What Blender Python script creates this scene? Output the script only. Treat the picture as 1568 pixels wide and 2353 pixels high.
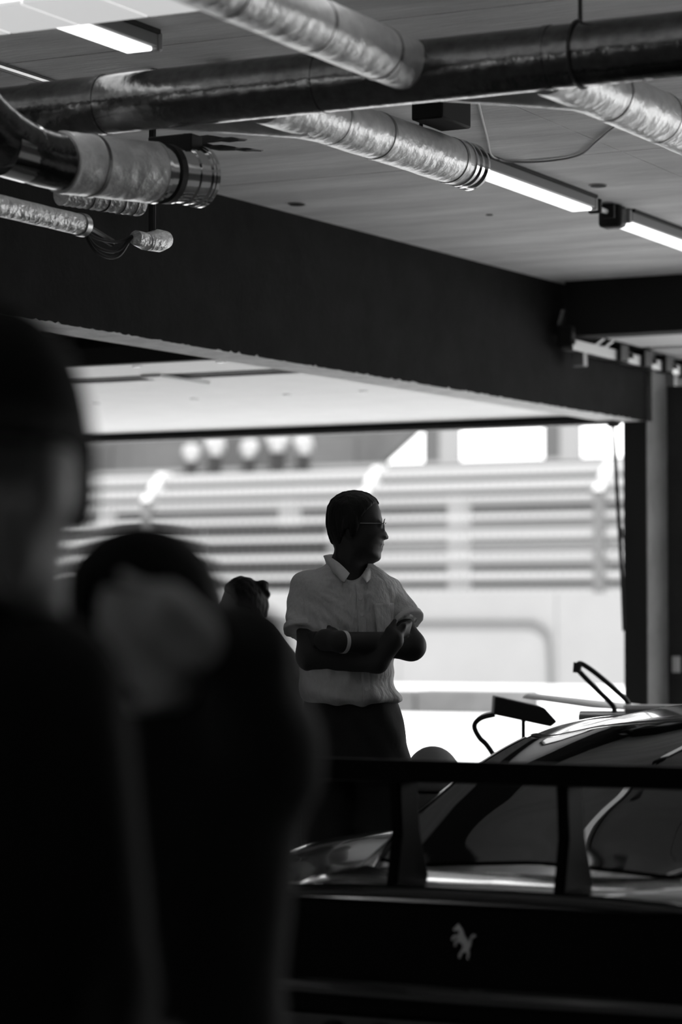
import bpy, math, random
import numpy as np
from mathutils import Vector, Matrix

for o in list(bpy.data.objects):
    bpy.data.objects.remove(o, do_unlink=True)
S = bpy.context.scene
COL = S.collection
R = math.radians
YAW = R(27.4)

# ------------------------------------------------------------------ camera, sky, sun, exposure
cam_d = bpy.data.cameras.new('camera')
cam = bpy.data.objects.new('camera', cam_d)
COL.objects.link(cam)
cam.location = (0, 0, 1.35)
cam.rotation_euler = (R(90) + math.atan((1440 - 1176.5) / 6200.0), 0, YAW)
cam_d.sensor_fit = 'VERTICAL'
cam_d.sensor_height = 36
cam_d.lens = 36 * 6200.0 / 2353.0
cam_d.clip_start = 0.05
cam_d.clip_end = 600
cam_d.dof.use_dof = True
cam_d.dof.focus_distance = 8.35
cam_d.dof.aperture_fstop = 2.5
S.camera = cam

world = bpy.data.worlds.new('world')
S.world = world
world.use_nodes = True
bg = world.node_tree.nodes['Background']
bg.inputs[0].default_value = (1, 1, 1, 1)
bg.inputs[1].default_value = 3.2

sun_d = bpy.data.lights.new('sun', 'SUN')
sun_d.energy = 10.0
sun_d.angle = R(1.0)
sun = bpy.data.objects.new('sun', sun_d)
COL.objects.link(sun)
sun.location = (10, -10, 30)
sun.rotation_euler = Vector((-0.45, 0.62, -0.85)).to_track_quat('-Z', 'Y').to_euler()

S.view_settings.view_transform = 'Standard'
S.view_settings.look = 'None'
S.view_settings.exposure = 0.0
S.view_settings.gamma = 1.0
S.view_settings.use_curve_mapping = False

LAMP_POWER = 1.9

# ------------------------------------------------------------------ materials (everything in greys)
MATS = {}


def mat(name, base, rough=0.6, metal=0.0, var=0.0, scale=8.0, bump=0.0, bscale=None, coat=0.0,
        spec=0.5, stretch=(1, 1, 1), detail=6.0, bdist=0.02):
    m = bpy.data.materials.new(name)
    m.use_nodes = True
    nt = m.node_tree
    b = nt.nodes['Principled BSDF']
    b.inputs['Base Color'].default_value = (base, base, base, 1)
    b.inputs['Roughness'].default_value = rough
    b.inputs['Metallic'].default_value = metal
    b.inputs['Specular IOR Level'].default_value = spec
    b.inputs['Coat Weight'].default_value = coat
    b.inputs['Coat Roughness'].default_value = 0.04
    if var or bump:
        tc = nt.nodes.new('ShaderNodeTexCoord')
        mp = nt.nodes.new('ShaderNodeMapping')
        mp.inputs['Scale'].default_value = stretch
        nt.links.new(tc.outputs['Object'], mp.inputs['Vector'])
    if var:
        n = nt.nodes.new('ShaderNodeTexNoise')
        n.inputs['Scale'].default_value = scale
        n.inputs['Detail'].default_value = detail
        n.inputs['Roughness'].default_value = 0.65
        nt.links.new(mp.outputs[0], n.inputs['Vector'])
        r = nt.nodes.new('ShaderNodeValToRGB')
        lo, hi = max(0.0, base * (1 - var)), min(1.0, base * (1 + var))
        r.color_ramp.elements[0].position = 0.3
        r.color_ramp.elements[1].position = 0.7
        r.color_ramp.elements[0].color = (lo, lo, lo, 1)
        r.color_ramp.elements[1].color = (hi, hi, hi, 1)
        nt.links.new(n.outputs['Fac'], r.inputs['Fac'])
        nt.links.new(r.outputs['Color'], b.inputs['Base Color'])
    if bump:
        n2 = nt.nodes.new('ShaderNodeTexNoise')
        n2.inputs['Scale'].default_value = bscale or scale
        n2.inputs['Detail'].default_value = 4.0
        nt.links.new(mp.outputs[0], n2.inputs['Vector'])
        bp = nt.nodes.new('ShaderNodeBump')
        bp.inputs['Strength'].default_value = bump
        bp.inputs['Distance'].default_value = bdist
        nt.links.new(n2.outputs['Fac'], bp.inputs['Height'])
        nt.links.new(bp.outputs['Normal'], b.inputs['Normal'])
    MATS[name] = m
    return m


def emit(name, strength):
    m = mat(name, 0.9, 0.5)
    b = m.node_tree.nodes['Principled BSDF']
    b.inputs['Emission Color'].default_value = (1, 1, 1, 1)
    b.inputs['Emission Strength'].default_value = strength
    return m


mat('ceiling_concrete', 0.80, 0.9, var=0.22, scale=3.0, bump=0.15, bscale=30, stretch=(0.35, 1.6, 1))
mat('floor_concrete', 0.38, 0.75, var=0.25, scale=1.5)
mat('wall_dark', 0.035, 0.85, var=0.3, scale=3)
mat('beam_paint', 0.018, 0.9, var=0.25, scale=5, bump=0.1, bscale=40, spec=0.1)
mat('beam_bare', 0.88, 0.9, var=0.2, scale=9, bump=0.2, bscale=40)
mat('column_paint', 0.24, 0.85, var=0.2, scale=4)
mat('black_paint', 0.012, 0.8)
mat('door_white', 0.86, 0.5, var=0.04, scale=5)
mat('panel_white', 0.55, 0.7, var=0.1, scale=6)
mat('gap_black', 0.01, 0.9)
mat('foil', 0.92, 0.36, metal=0.3, var=0.2, scale=18, bump=0.6, bscale=22, bdist=0.012)
mat('foil_crumpled', 0.92, 0.36, metal=0.3, var=0.3, scale=30, bump=1.0, bscale=45, bdist=0.012)
mat('black_wrap', 0.17, 0.22, metal=1.0, var=0.3, scale=30, bump=0.5, bscale=24, bdist=0.006)
mat('chrome', 0.75, 0.14, metal=1.0)
mat('steel', 0.4, 0.35, metal=0.9)
mat('dark_steel', 0.05, 0.45, metal=0.4)
mat('rubber', 0.012, 0.6)
mat('plastic_grey', 0.3, 0.5)
mat('plastic_dark', 0.03, 0.4)
mat('plastic_white', 0.8, 0.4)
mat('paper', 0.85, 0.7)
emit('tube_light', LAMP_POWER)
mat('lamp_housing', 0.25, 0.5)
mat('car_black', 0.16, 0.16, metal=0.9, coat=0.7, spec=0.5)
mat('car_carbon', 0.004, 0.6, spec=0.08)
mat('car_glass', 0.004, 0.03, spec=0.3)
mat('car_grille', 0.004, 0.6, spec=0.1)
mat('car_lamp', 0.02, 0.1, coat=1.0)
mat('tyre', 0.012, 0.7)
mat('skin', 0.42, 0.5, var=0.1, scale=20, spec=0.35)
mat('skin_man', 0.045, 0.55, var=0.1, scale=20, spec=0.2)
mat('skin_far', 0.1, 0.6)
mat('unlit_grey', 0.03, 0.6)
emit('board_glow', 0.55)  # added glow for the white ceiling boards, which are no lamps
mat('skin_b', 0.65, 0.5, var=0.1, scale=20, spec=0.35)
mat('far_pane', 0.03, 0.5)
mat('hair_dark', 0.006, 0.6, spec=0.15, bump=0.5, bscale=60, stretch=(1, 1, 0.2))
mat('hair_man', 0.012, 0.6, spec=0.2, bump=0.6, bscale=90, stretch=(1, 1, 0.25), bdist=0.01)
mat('linen', 0.62, 0.85, var=0.06, scale=60, bump=0.9, bscale=12, stretch=(1.4, 1.4, 0.7), bdist=0.03)
mat('linen_edge', 0.70, 0.85, var=0.06, scale=60)
mat('trouser_dark', 0.012, 0.85, bump=0.3, bscale=9)
mat('cloth_black', 0.014, 0.9, bump=0.3, bscale=7)
mat('cloth_charcoal', 0.03, 0.9, bump=0.3, bscale=7)
mat('shoe_black', 0.01, 0.4)
mat('asphalt', 0.62, 0.85, var=0.06, scale=0.4)
mat('kerb_grey', 0.055, 0.9, var=0.3, scale=1.2)
mat('barrier_white', 0.14, 0.8, var=0.05, scale=0.6)
mat('fence_white', 0.20, 0.6)
mat('fence_head', 0.34, 0.6)
mat('fence_post', 0.055, 0.6)
mat('board_dark', 0.008, 0.7)
mat('stand_light', 0.115, 0.85, var=0.1, scale=0.5)
mat('stand_mid', 0.06, 0.9, var=0.15, scale=0.7)
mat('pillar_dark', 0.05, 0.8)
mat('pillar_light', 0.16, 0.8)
mat('facade', 0.055, 0.9, var=0.3, scale=0.6, stretch=(1, 1, 0.3))
mat('cloth_white', 0.22, 0.85)
mat('blanket_grey', 0.16, 0.8, bump=0.5, bscale=10)
glass = mat('lens_glass', 0.8, 0.02)
glass.node_tree.nodes['Principled BSDF'].inputs['Transmission Weight'].default_value = 1.0

nt_ = MATS['car_glass'].node_tree
out_ = [n for n in nt_.nodes if n.type == 'OUTPUT_MATERIAL'][0]
df_ = nt_.nodes.new('ShaderNodeBsdfDiffuse')
df_.inputs['Color'].default_value = (0.004, 0.004, 0.004, 1)
mx_ = nt_.nodes.new('ShaderNodeMixShader')
mx_.inputs[0].default_value = 0.5
nt_.links.new(df_.outputs[0], mx_.inputs[1])
nt_.links.new(nt_.nodes['Principled BSDF'].outputs[0], mx_.inputs[2])
nt_.links.new(mx_.outputs[0], out_.inputs['Surface'])

# ------------------------------------------------------------------ mesh helpers


class MB:
    def __init__(self):
        self.v, self.f = [], []

    def add(self, vs, fs):
        n = len(self.v)
        self.v += [tuple(map(float, p)) for p in vs]
        self.f += [tuple(i + n for i in f) for f in fs]
        return self

    def box(self, x0, x1, y0, y1, z0, z1, M=None):
        vs = [(x, y, z) for z in (z0, z1) for y in (y0, y1) for x in (x0, x1)]
        if M is not None:
            vs = [M @ Vector(p) for p in vs]
        return self.add(vs, [(0, 2, 3, 1), (4, 5, 7, 6), (0, 1, 5, 4), (1, 3, 7, 5), (3, 2, 6, 7), (2, 0, 4, 6)])

    def tube(self, pts, rad, seg=12, caps=True, closed=False):
        P = [Vector(p) for p in pts]
        n = len(P)
        rs = rad if hasattr(rad, '__len__') else [rad] * n
        rings = []
        prev = None
        for i in range(n):
            if closed:
                t = P[(i + 1) % n] - P[i - 1]
            else:
                t = P[min(i + 1, n - 1)] - P[max(i - 1, 0)]
            if t.length < 1e-9:
                t = (P[-1] - P[0])
            t.normalize()
            if prev is None:
                a = Vector((0, 0, 1)) if abs(t.z) < 0.9 else Vector((1, 0, 0))
                u = t.cross(a).normalized()
            else:
                u = (prev - t * prev.dot(t)).normalized()
            prev = u
            w = t.cross(u)
            rings.append([P[i] + (u * math.cos(k * 2 * math.pi / seg) + w * math.sin(k * 2 * math.pi / seg)) * rs[i]
                          for k in range(seg)])
        vs = [p for r in rings for p in r]
        fs = []
        m = n if closed else n - 1
        for i in range(m):
            for k in range(seg):
                a, b = i * seg + k, i * seg + (k + 1) % seg
                c, d = ((i + 1) % n) * seg + (k + 1) % seg, ((i + 1) % n) * seg + k
                fs.append((a, b, c, d))
        if caps and not closed:
            fs.append(tuple(reversed(range(seg))))
            fs.append(tuple((n - 1) * seg + k for k in range(seg)))
        return self.add(vs, fs)

    def prism(self, poly, a, b, fn):
        """poly of 2-D points extruded between a and b; fn(u, v, w) gives the 3-D point"""
        n = len(poly)
        vs = [fn(u, v, a) for u, v in poly] + [fn(u, v, b) for u, v in poly]
        fs = [tuple(range(n)), tuple(reversed(range(n, 2 * n)))]
        fs += [(i, i + n, (i + 1) % n + n, (i + 1) % n) for i in range(n)]
        return self.add(vs, fs)

    def grid(self, G, close_u=False):
        nu, nv = len(G), len(G[0])
        vs = [p for row in G for p in row]
        fs = []
        for i in range(nu - 1):
            for j in range(nv - 1):
                fs.append((i * nv + j, i * nv + j + 1, (i + 1) * nv + j + 1, (i + 1) * nv + j))
        return self.add(vs, fs)

    def build(self, name, material, parent=None, smooth=35, bevel=0.0, solid=0.0):
        me = bpy.data.meshes.new(name)
        me.from_pydata(self.v, [], self.f)
        me.validate()
        me.update()
        fix_normals(me)
        if smooth:
            for p in me.polygons:
                p.use_smooth = True
            me.set_sharp_from_angle(angle=R(smooth))
        me.materials.append(MATS[material])
        o = bpy.data.objects.new(name, me)
        COL.objects.link(o)
        if parent is not None:
            o.parent = parent
        if solid:
            md = o.modifiers.new('solid', 'SOLIDIFY')
            md.thickness = solid
            md.offset = 0
        if bevel:
            md = o.modifiers.new('bevel', 'BEVEL')
            md.width = bevel
            md.segments = 2
            md.limit_method = 'ANGLE'
        return o


def fix_normals(me):
    import bmesh
    bm = bmesh.new()
    bm.from_mesh(me)
    bmesh.ops.recalc_face_normals(bm, faces=bm.faces)
    bm.to_mesh(me)
    bm.free()


def tag(o, label, cat, group=None, kind=None):
    o['label'] = label
    o['category'] = cat
    if group:
        o['group'] = group
    if kind:
        o['kind'] = kind
    return o


def thing(name, label, cat, loc=(0, 0, 0), rz=0.0, group=None):
    e = bpy.data.objects.new(name, None)
    e.empty_display_size = 0.1
    COL.objects.link(e)
    e.location = loc
    e.rotation_euler = (0, 0, rz)
    return tag(e, label, cat, group)


def struct(o, label=None):
    o['kind'] = 'structure'
    if label:
        o['label'] = label
    return o


def copy_tree(o, parent=None):
    c = o.copy()
    COL.objects.link(c)
    if parent is not None:
        c.parent = parent
    for ch in list(o.children):
        copy_tree(ch, c)
    return c


def bez(pts, n=8):
    """Catmull-Rom through the points"""
    P = [np.array(p, float) for p in pts]
    P = [2 * P[0] - P[1]] + P + [2 * P[-1] - P[-2]]
    out = []
    for i in range(1, len(P) - 2):
        for k in range(n):
            t = k / n
            a, b, c, d = P[i - 1], P[i], P[i + 1], P[i + 2]
            out.append(0.5 * (2 * b + (c - a) * t + (2 * a - 5 * b + 4 * c - d) * t * t + (3 * b - a - 3 * c + d) * t ** 3))
    out.append(P[-2])
    return [tuple(p) for p in out]


# ------------------------------------------------------------------ signed-distance bodies (people)


def sd_caps(X, Y, Z, a, b, ra, rb, sy=1.0):
    a, b = np.array(a, np.float32), np.array(b, np.float32)
    d = b - a
    px, py, pz = X - a[0], (Y - a[1]), Z - a[2]
    t = np.clip((px * d[0] + py * d[1] + pz * d[2]) / max(float(d @ d), 1e-9), 0, 1)
    return np.sqrt((px - t * d[0]) ** 2 + ((py - t * d[1]) / sy) ** 2 + (pz - t * d[2]) ** 2) - (ra + (rb - ra) * t)


def sd_ell(X, Y, Z, c, r):
    x, y, z = (X - c[0]) / r[0], (Y - c[1]) / r[1], (Z - c[2]) / r[2]
    k0 = np.sqrt(x * x + y * y + z * z)
    return (k0 - 1) * min(r)


def smin(a, b, k):
    h = np.clip(0.5 + 0.5 * (b - a) / k, 0, 1)
    return b + (a - b) * h - k * h * (1 - h)


def smax(a, b, k):
    return -smin(-a, -b, k)


def sd_poly(X, Z, poly):
    """2-D signed distance to a polygon"""
    d = np.full(X.shape, 1e9, np.float32)
    inside = np.zeros(X.shape, bool)
    n = len(poly)
    for i in range(n):
        ax, az = poly[i]
        bx, bz = poly[(i + 1) % n]
        ex, ez = bx - ax, bz - az
        wx, wz = X - ax, Z - az
        t = np.clip((wx * ex + wz * ez) / (ex * ex + ez * ez + 1e-12), 0, 1)
        d = np.minimum(d, (wx - ex * t) ** 2 + (wz - ez * t) ** 2)
        c = ((az > Z) != (bz > Z)) & (X < ex * (Z - az) / (ez + 1e-12) + ax)
        inside ^= c
    d = np.sqrt(d)
    return np.where(inside, -d, d)


def sd_inflate(X, Y, Z, poly, reach, half, yc=0.0):
    """a rounded solid whose side outline is the polygon"""
    x2, z2 = X[:, :1, :], Z[:, :1, :]
    s = sd_poly(x2, z2, poly)
    q = np.clip(-s / reach, 0, 1)
    w = half * np.sqrt(np.clip(1 - (1 - q) ** 2, 0, 1))
    lat = (np.abs(Y - yc) - w) * 0.75
    return np.maximum(s + 0 * Y, lat)


def sd_torso(X, Y, Z, rows, p=2.4):
    """rows: (z, cx, half width, cy, half depth)"""
    rows = sorted(rows)
    zz = [r[0] for r in rows]
    z1 = Z[:1, :1, :]
    f = lambda k: np.interp(z1, zz, [r[k] for r in rows]).astype(np.float32)
    cx, hw, cy, hd = f(1), f(2), f(3), f(4)
    k = (np.abs((X - cx) / hw) ** p + np.abs((Y - cy) / hd) ** p) ** (1 / p)
    d = (k - 1) * np.minimum(hw, hd)
    return np.maximum(d, np.maximum(zz[0] - Z, Z - zz[-1]))


def surface_net(fn, lo, hi, h):
    ax = [np.arange(lo[i], hi[i] + h, h, dtype=np.float32) for i in range(3)]
    X, Y, Z = np.meshgrid(*ax, indexing='ij')
    V = fn(X, Y, Z).astype(np.float32)
    neg = V < 0
    nx, ny, nz = V.shape
    c = np.zeros((nx - 1, ny - 1, nz - 1), np.int8)
    for dx in (0, 1):
        for dy in (0, 1):
            for dz in (0, 1):
                c += neg[dx:nx - 1 + dx, dy:ny - 1 + dy, dz:nz - 1 + dz]
    act = (c > 0) & (c < 8)
    ii = np.argwhere(act)
    idx = -np.ones(act.shape, np.int64)
    idx[act] = np.arange(len(ii))
    acc = np.zeros((len(ii), 3))
    cnt = np.zeros(len(ii))
    corners = [(a, b, d) for a in (0, 1) for b in (0, 1) for d in (0, 1)]
    for a in corners:
        for axis in range(3):
            if a[axis]:
                continue
            b = list(a)
            b[axis] = 1
            va = V[ii[:, 0] + a[0], ii[:, 1] + a[1], ii[:, 2] + a[2]]
            vb = V[ii[:, 0] + b[0], ii[:, 1] + b[1], ii[:, 2] + b[2]]
            m = (va < 0) != (vb < 0)
            t = np.where(m, va / np.where(m, va - vb, 1), 0)
            p = np.array(a, float)[None, :] + t[:, None] * (np.array(b, float) - np.array(a, float))[None, :]
            acc[m] += p[m]
            cnt[m] += 1
    verts = (ii + acc / cnt[:, None]) * h + np.array(lo)
    faces = []
    for axis in range(3):
        s0 = [slice(1, -1)] * 3
        s0[axis] = slice(0, -1)
        s1 = [slice(1, -1)] * 3
        s1[axis] = slice(1, None)
        A, B = neg[tuple(s0)], neg[tuple(s1)]
        e = np.argwhere(A != B)
        off = np.array([1, 1, 1])
        off[axis] = 0
        e = e + off
        flip = ~neg[e[:, 0], e[:, 1], e[:, 2]]
        u, w = [k for k in range(3) if k != axis]
        du, dw = np.zeros(3, int), np.zeros(3, int)
        du[u], dw[w] = 1, 1
        q = [idx[tuple((e - s).T)] for s in (du + dw, dw, 0 * du, du)]
        Q = np.stack(q, 1)
        if axis == 1:
            flip = ~flip
        Q[flip] = Q[flip][:, ::-1]
        faces.append(Q)
    F = np.concatenate(faces)
    F = F[(F >= 0).all(1)]
    return verts, F


def sdf_obj(name, fn, lo, hi, h, material, parent, smooth_iter=3):
    v, f = surface_net(fn, lo, hi, h)
    me = bpy.data.meshes.new(name)
    me.from_pydata(v.tolist(), [], f.tolist())
    me.update()
    for p in me.polygons:
        p.use_smooth = True
    me.materials.append(MATS[material])
    o = bpy.data.objects.new(name, me)
    COL.objects.link(o)
    o.parent = parent
    if smooth_iter:
        md = o.modifiers.new('smooth', 'SMOOTH')
        md.factor = 0.5
        md.iterations = smooth_iter
    return o


# ================================================================== THE SETTING
CEIL = 3.0
BEAM_Y0 = -4.0


def beam_x(y):
    return -5.15 + 0.04 * (y - 8.5)


# floor
struct(MB().box(-12, 3.5, -4, 13.75, -0.1, 0).build('floor', 'floor_concrete', smooth=0), 'grey concrete garage floor')
# outside ground
struct(MB().box(-140, 60, 13.75, 160, -0.12, -0.005).build('ground', 'asphalt', smooth=0), 'pale sunlit pit lane asphalt outside the garage')

# ceiling: cast slab panels with narrow joints between them
ceil = struct(MB().box(-12, 3.5, -4, 13.9, CEIL + 0.03, CEIL + 0.25).build('ceiling', 'gap_black', smooth=0),
              'bare concrete garage ceiling with cast joints')
ys = [-4, -2.28, -0.08, 2.12, 4.32, 6.52, 8.72, 10.92, 13.9]
xs = [-12, -9.6, -7.4, -5.14, -3.42, -1.2, 1.0, 3.5]
for i in range(len(xs) - 1):
    for j in range(len(ys) - 1):
        MB().box(xs[i] + 0.003, xs[i + 1] - 0.003, ys[j] + 0.004, ys[j + 1] - 0.004, CEIL, CEIL + 0.03).build(
            'panel', 'ceiling_concrete', ceil, smooth=0)

# longitudinal downstand beam between the two bays
bm = MB()
for (y0, y1) in ((BEAM_Y0, 13.0),):
    a0, a1 = beam_x(y0), beam_x(y1)
    bm.add([(a0, y0, 2.4), (a1, y1, 2.4), (a1 - 0.18, y1, 2.4), (a0 - 0.18, y0, 2.4),
            (a0, y0, CEIL), (a1, y1, CEIL), (a1 - 0.18, y1, CEIL), (a0 - 0.18, y0, CEIL)],
           [(0, 3, 2, 1), (4, 5, 6, 7), (0, 1, 5, 4), (2, 3, 7, 6), (1, 2, 6, 5), (3, 0, 4, 7)])
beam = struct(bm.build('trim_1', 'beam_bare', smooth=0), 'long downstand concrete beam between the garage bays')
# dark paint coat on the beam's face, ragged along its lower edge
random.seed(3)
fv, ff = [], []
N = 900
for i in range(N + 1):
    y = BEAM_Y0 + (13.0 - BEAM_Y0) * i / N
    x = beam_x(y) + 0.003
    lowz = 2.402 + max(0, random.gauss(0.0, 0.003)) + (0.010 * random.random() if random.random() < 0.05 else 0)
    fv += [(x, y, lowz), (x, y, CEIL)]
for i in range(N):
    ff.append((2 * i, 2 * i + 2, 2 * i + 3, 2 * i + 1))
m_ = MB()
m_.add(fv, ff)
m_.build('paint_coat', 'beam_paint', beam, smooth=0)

# column carrying the beam at the front, with its painted side
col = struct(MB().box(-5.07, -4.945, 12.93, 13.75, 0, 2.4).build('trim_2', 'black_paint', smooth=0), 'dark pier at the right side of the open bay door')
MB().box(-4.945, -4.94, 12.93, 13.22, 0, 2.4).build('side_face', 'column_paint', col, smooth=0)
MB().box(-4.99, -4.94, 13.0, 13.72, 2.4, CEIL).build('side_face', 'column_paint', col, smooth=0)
# front walls
w = struct(MB().box(-12, -9.6, 12.9, 13.1, 0, CEIL).build('wall_front', 'wall_dark', smooth=0), 'dark front wall beside the pit lane opening')
struct(MB().box(-9.6, -5.07, 12.9, 13.1, 2.412, CEIL + 0.2).build('wall_front_header', 'wall_dark', smooth=0), 'dark header wall over the open bay door')
struct(MB().box(-9.6, -5.07, 12.8, 12.9, 2.385, 2.412).build('trim_3', 'rubber', smooth=0), 'black rubber seal along the door head')
struct(MB().box(-4.94, -4.55, 13.22, 13.9, 0, 2.6).build('wall_front_pier', 'wall_dark', smooth=0), 'dark front pier right of the column')
struct(MB().box(-4.55, 3.5, 13.75, 13.9, 2.85, CEIL).build('wall_front_lintel', 'wall_dark', smooth=0), 'dark lintel over the right bay opening')
struct(MB().box(-4.96, 3.5, 11.9, 12.05, 2.735, CEIL).build('trim_4', 'black_paint', smooth=0), 'dark cross beam over the right bay door')
# other walls
struct(MB().box(-12.2, -12, -4, 13.1, 0, CEIL).build('wall_left', 'wall_dark', smooth=0), 'dark left wall of the garage')
struct(MB().box(3.5, 3.7, -4, 13.9, 0, CEIL).build('wall_right', 'wall_dark', smooth=0), 'dark right wall of the garage')
wb_ = MB().box(-12, -9.7, -4.2, -4, 0, CEIL)
wb_.box(-7.5, 3.5, -4.2, -4, 0, CEIL)
wb_.box(-9.7, -7.5, -4.2, -4, 2.2, CEIL)
wb_.box(-9.7, -7.5, -4.2, -4, 0, 0.6)
struct(wb_.build('wall_back', 'wall_dark', smooth=0), 'dark back wall of the garage with one added window')
wf = MB()  # unseen window, added to give the main duct its highlight
for x0, x1, z0, z1 in ((-9.7, -9.64, 0.6, 2.2), (-7.56, -7.5, 0.6, 2.2), (-9.64, -7.56, 0.6, 0.66), (-9.64, -7.56, 2.14, 2.2), (-8.63, -8.57, 0.66, 2.14)):
    wf.box(x0, x1, -4.13, -4.07, z0, z1)
struct(wf.build('added_window', 'black_paint', smooth=0), 'frame of the added window in the back wall')
struct(MB().box(-60, 60, -60, -4.0, -0.12, -0.005).build('ground_paddock', 'asphalt', smooth=0), 'pale asphalt of the paddock behind the garage')
struct(MB().box(-12.2, 3.7, -4.2, 13.9, CEIL + 0.25, CEIL + 1.2).build('roof', 'wall_dark', smooth=0), 'roof slab over the garage')

# open overhead door of the left bay, lying under the ceiling
d1 = struct(thing('door_1', 'white overhead door panels open under the ceiling beyond the beam', 'door', (-7.3, 11, 2.43)))
del d1['category']


def dbox(parent, name, material, x0, x1, y0, y1, z0, z1, **k):
    c = parent.location
    return MB().box(x0 - c[0], x1 - c[0], y0 - c[1], y1 - c[1], z0 - c[2], z1 - c[2]).build(name, material, parent, **k)


for y0, y1 in ((9.45, 9.87), (10.10, 11.0), (11.006, 11.6), (11.604, 12.2), (12.204, 12.8)):
    dbox(d1, 'door_panel', 'door_white', -9.5, -5.25, y0, y1, 2.43, 2.47, smooth=0)
dbox(d1, 'bracket', 'door_white', -6.08, -5.98, 9.86, 10.28, 2.418, 2.43, smooth=0)
dbox(d1, 'rail', 'black_paint', -9.5, -5.3, 9.40, 9.448, 2.43, 2.50, smooth=0)
dbox(d1, 'rail', 'black_paint', -9.5, -5.25, 9.872, 10.098, 2.436, 2.46, smooth=0)  # black strip filling the panel gap, its shade put into the colour
for xx in (-8.4, -7.9, -7.05, -6.5, -6.0, -5.6):
    dbox(d1, 'hinge', 'steel', xx, xx + 0.03, 10.985, 11.015, 2.426, 2.43, smooth=0)
    dbox(d1, 'hinge', 'steel', xx + 0.1, xx + 0.13, 9.5, 9.53, 2.426, 2.43, smooth=0)

# open overhead door of the right bay, with its track and rollers
d2 = struct(thing('door_2', 'white overhead door lying open behind the dark cross beam', 'door', (-4.0, 12.8, 2.78)))
del d2['category']
for y0, y1 in ((12.07, 12.62), (12.74, 13.2), (13.206, 13.68)):
    dbox(d2, 'door_panel', 'door_white', -4.85, 1.5, y0, y1, 2.745, 2.78, smooth=0)
dbox(d2, 'rail', 'black_paint', -4.4, 1.5, 12.63, 12.73, 2.75, 2.77, smooth=0)

trk = thing('door_track', 'steel door track with dark rollers fixed high on the beam face', 'track', (-4.93, 12.8, 2.69))
dbox(trk, 'track_rail', 'steel', -4.955, -4.90, 11.85, 13.68, 2.665, 2.685, smooth=0)
dbox(trk, 'track_rail', 'steel', -4.915, -4.90, 11.85, 13.68, 2.685, 2.715, smooth=0)
for k, yy in enumerate((12.42, 12.75, 13.05, 13.33)):
    dbox(trk, 'roller_block', 'rubber', -4.97, -4.88, yy, yy + 0.11, 2.66, 2.75, bevel=0.008)
    dbox(trk, 'roller_bolt', 'rubber', -4.95, -4.90, yy + 0.13, yy + 0.22, 2.69, 2.72)
for yy in (11.98, 13.22):
    dbox(trk, 'bracket', 'plastic_grey', -4.96, -4.9, yy, yy + 0.05, 2.60, 2.665)
for yy in (12.1, 12.22):
    MB().tube([(-0.02, yy - 12.8, -0.02), (0.05, yy - 12.72, 0.06)], 0.012, 8).build('strut', 'steel', trk)
dbox(trk, 'end_bracket', 'black_paint', -4.98, -4.90, 11.84, 11.89, 2.68, 2.78, bevel=0.01)
MB().tube([(-0.05, -0.93, 0.1), (-0.03, -0.93, 0.17)], 0.02, 8).build('end_bolt', 'chrome', trk)

# switch plate on the pier
sw = thing('light_switch', 'small white switch plate on the dark front pier', 'switch', (-4.895, 13.22, 1.155))
MB().box(-0.022, 0.022, -0.012, 0, -0.042, 0.042).build('plate', 'plastic_white', sw, bevel=0.004)
MB().box(-0.012, 0.012, -0.018, -0.012, -0.02, 0.02).build('rocker', 'plastic_white', sw, bevel=0.002)

# ================================================================== OUTSIDE
kb = thing('kerb', 'low grey concrete kerb across the bright pit lane', 'kerb', (-18, 38.0, 0))
for i in range(5):
    x0 = -8.0 + i * 1.9
    MB().box(x0, x0 + 1.88, 0, 0.6, -0.02, 0.36 + 0.02 * math.sin(i * 2.1)).build('stone', 'kerb_grey', kb, bevel=0.05)

tw = thing('track_wall', 'long pale concrete barrier wall below the debris fence', 'barrier', (-30, 57, 0))
for i in range(18):
    x0 = -30 + i * 4
    MB().box(x0 + 0.01, x0 + 3.99, 0, 0.4, -0.02, 2.12).build('block', 'barrier_white', tw, smooth=0)

hp = bez([(-32, 0, 1.47), (-28, 0, 1.47), (-24.9, 0, 1.47), (-24.5, 0, 1.44), (-24.25, 0, 1.3), (-24.15, 0, 1.05), (-24.1, 0, 0.0)], 6)
hb = MB().tube([(x + 28, y, z) for x, y, z in hp], 0.045, 8).build('hoop_barrier', 'fence_post')
hb.location = (-28, 56.9, 0)
tag(hb, 'thin tubular hoop rail in front of the pale barrier', 'rail')

fn_ = thing('debris_fence', 'tall debris fence with slanted post heads above the barrier wall', 'fence', (-30, 57.2, 2.1))
for px in (-47.2, -41.1, -35.05, -29.0, -23.0, -17.0):
    x = px + 30
    MB().box(x - 0.13, x + 0.13, -0.1, 0.1, 0, 2.4).build('post', 'fence_post', fn_, smooth=0)
    MB().prism([(-0.1, 2.35), (0.12, 2.35), (0.62, 3.1), (0.4, 3.1)], -0.12, 0.12, lambda u, v, w_, x=x: (x + w_, u * 1.6, v)).build(
        'post_head', 'fence_head', fn_, smooth=0)
for k, (z, r_, ym) in enumerate(((2.92, 0.10, 0.55), (2.55, 0.09, 0.1), (2.25, 0.04, 0.0), (1.80, 0.06, 0), (1.36, 0.06, 0),
                                 (0.90, 0.065, 0), (0.45, 0.06, 0), (0.06, 0.05, 0))):
    MB().box(-34, 34, -0.06 + ym, 0.06 + ym, z - r_, z + r_).build('rail', 'fence_white', fn_, smooth=0)
ms = MB()
for i in range(340):
    x = -34 + i * 0.2
    ms.box(x - 0.005, x + 0.005, -0.08, -0.07, 0, 2.9)
o = ms.build('wire_mesh', 'fence_post', fn_, smooth=0)
o['kind'] = 'stuff'

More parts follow.
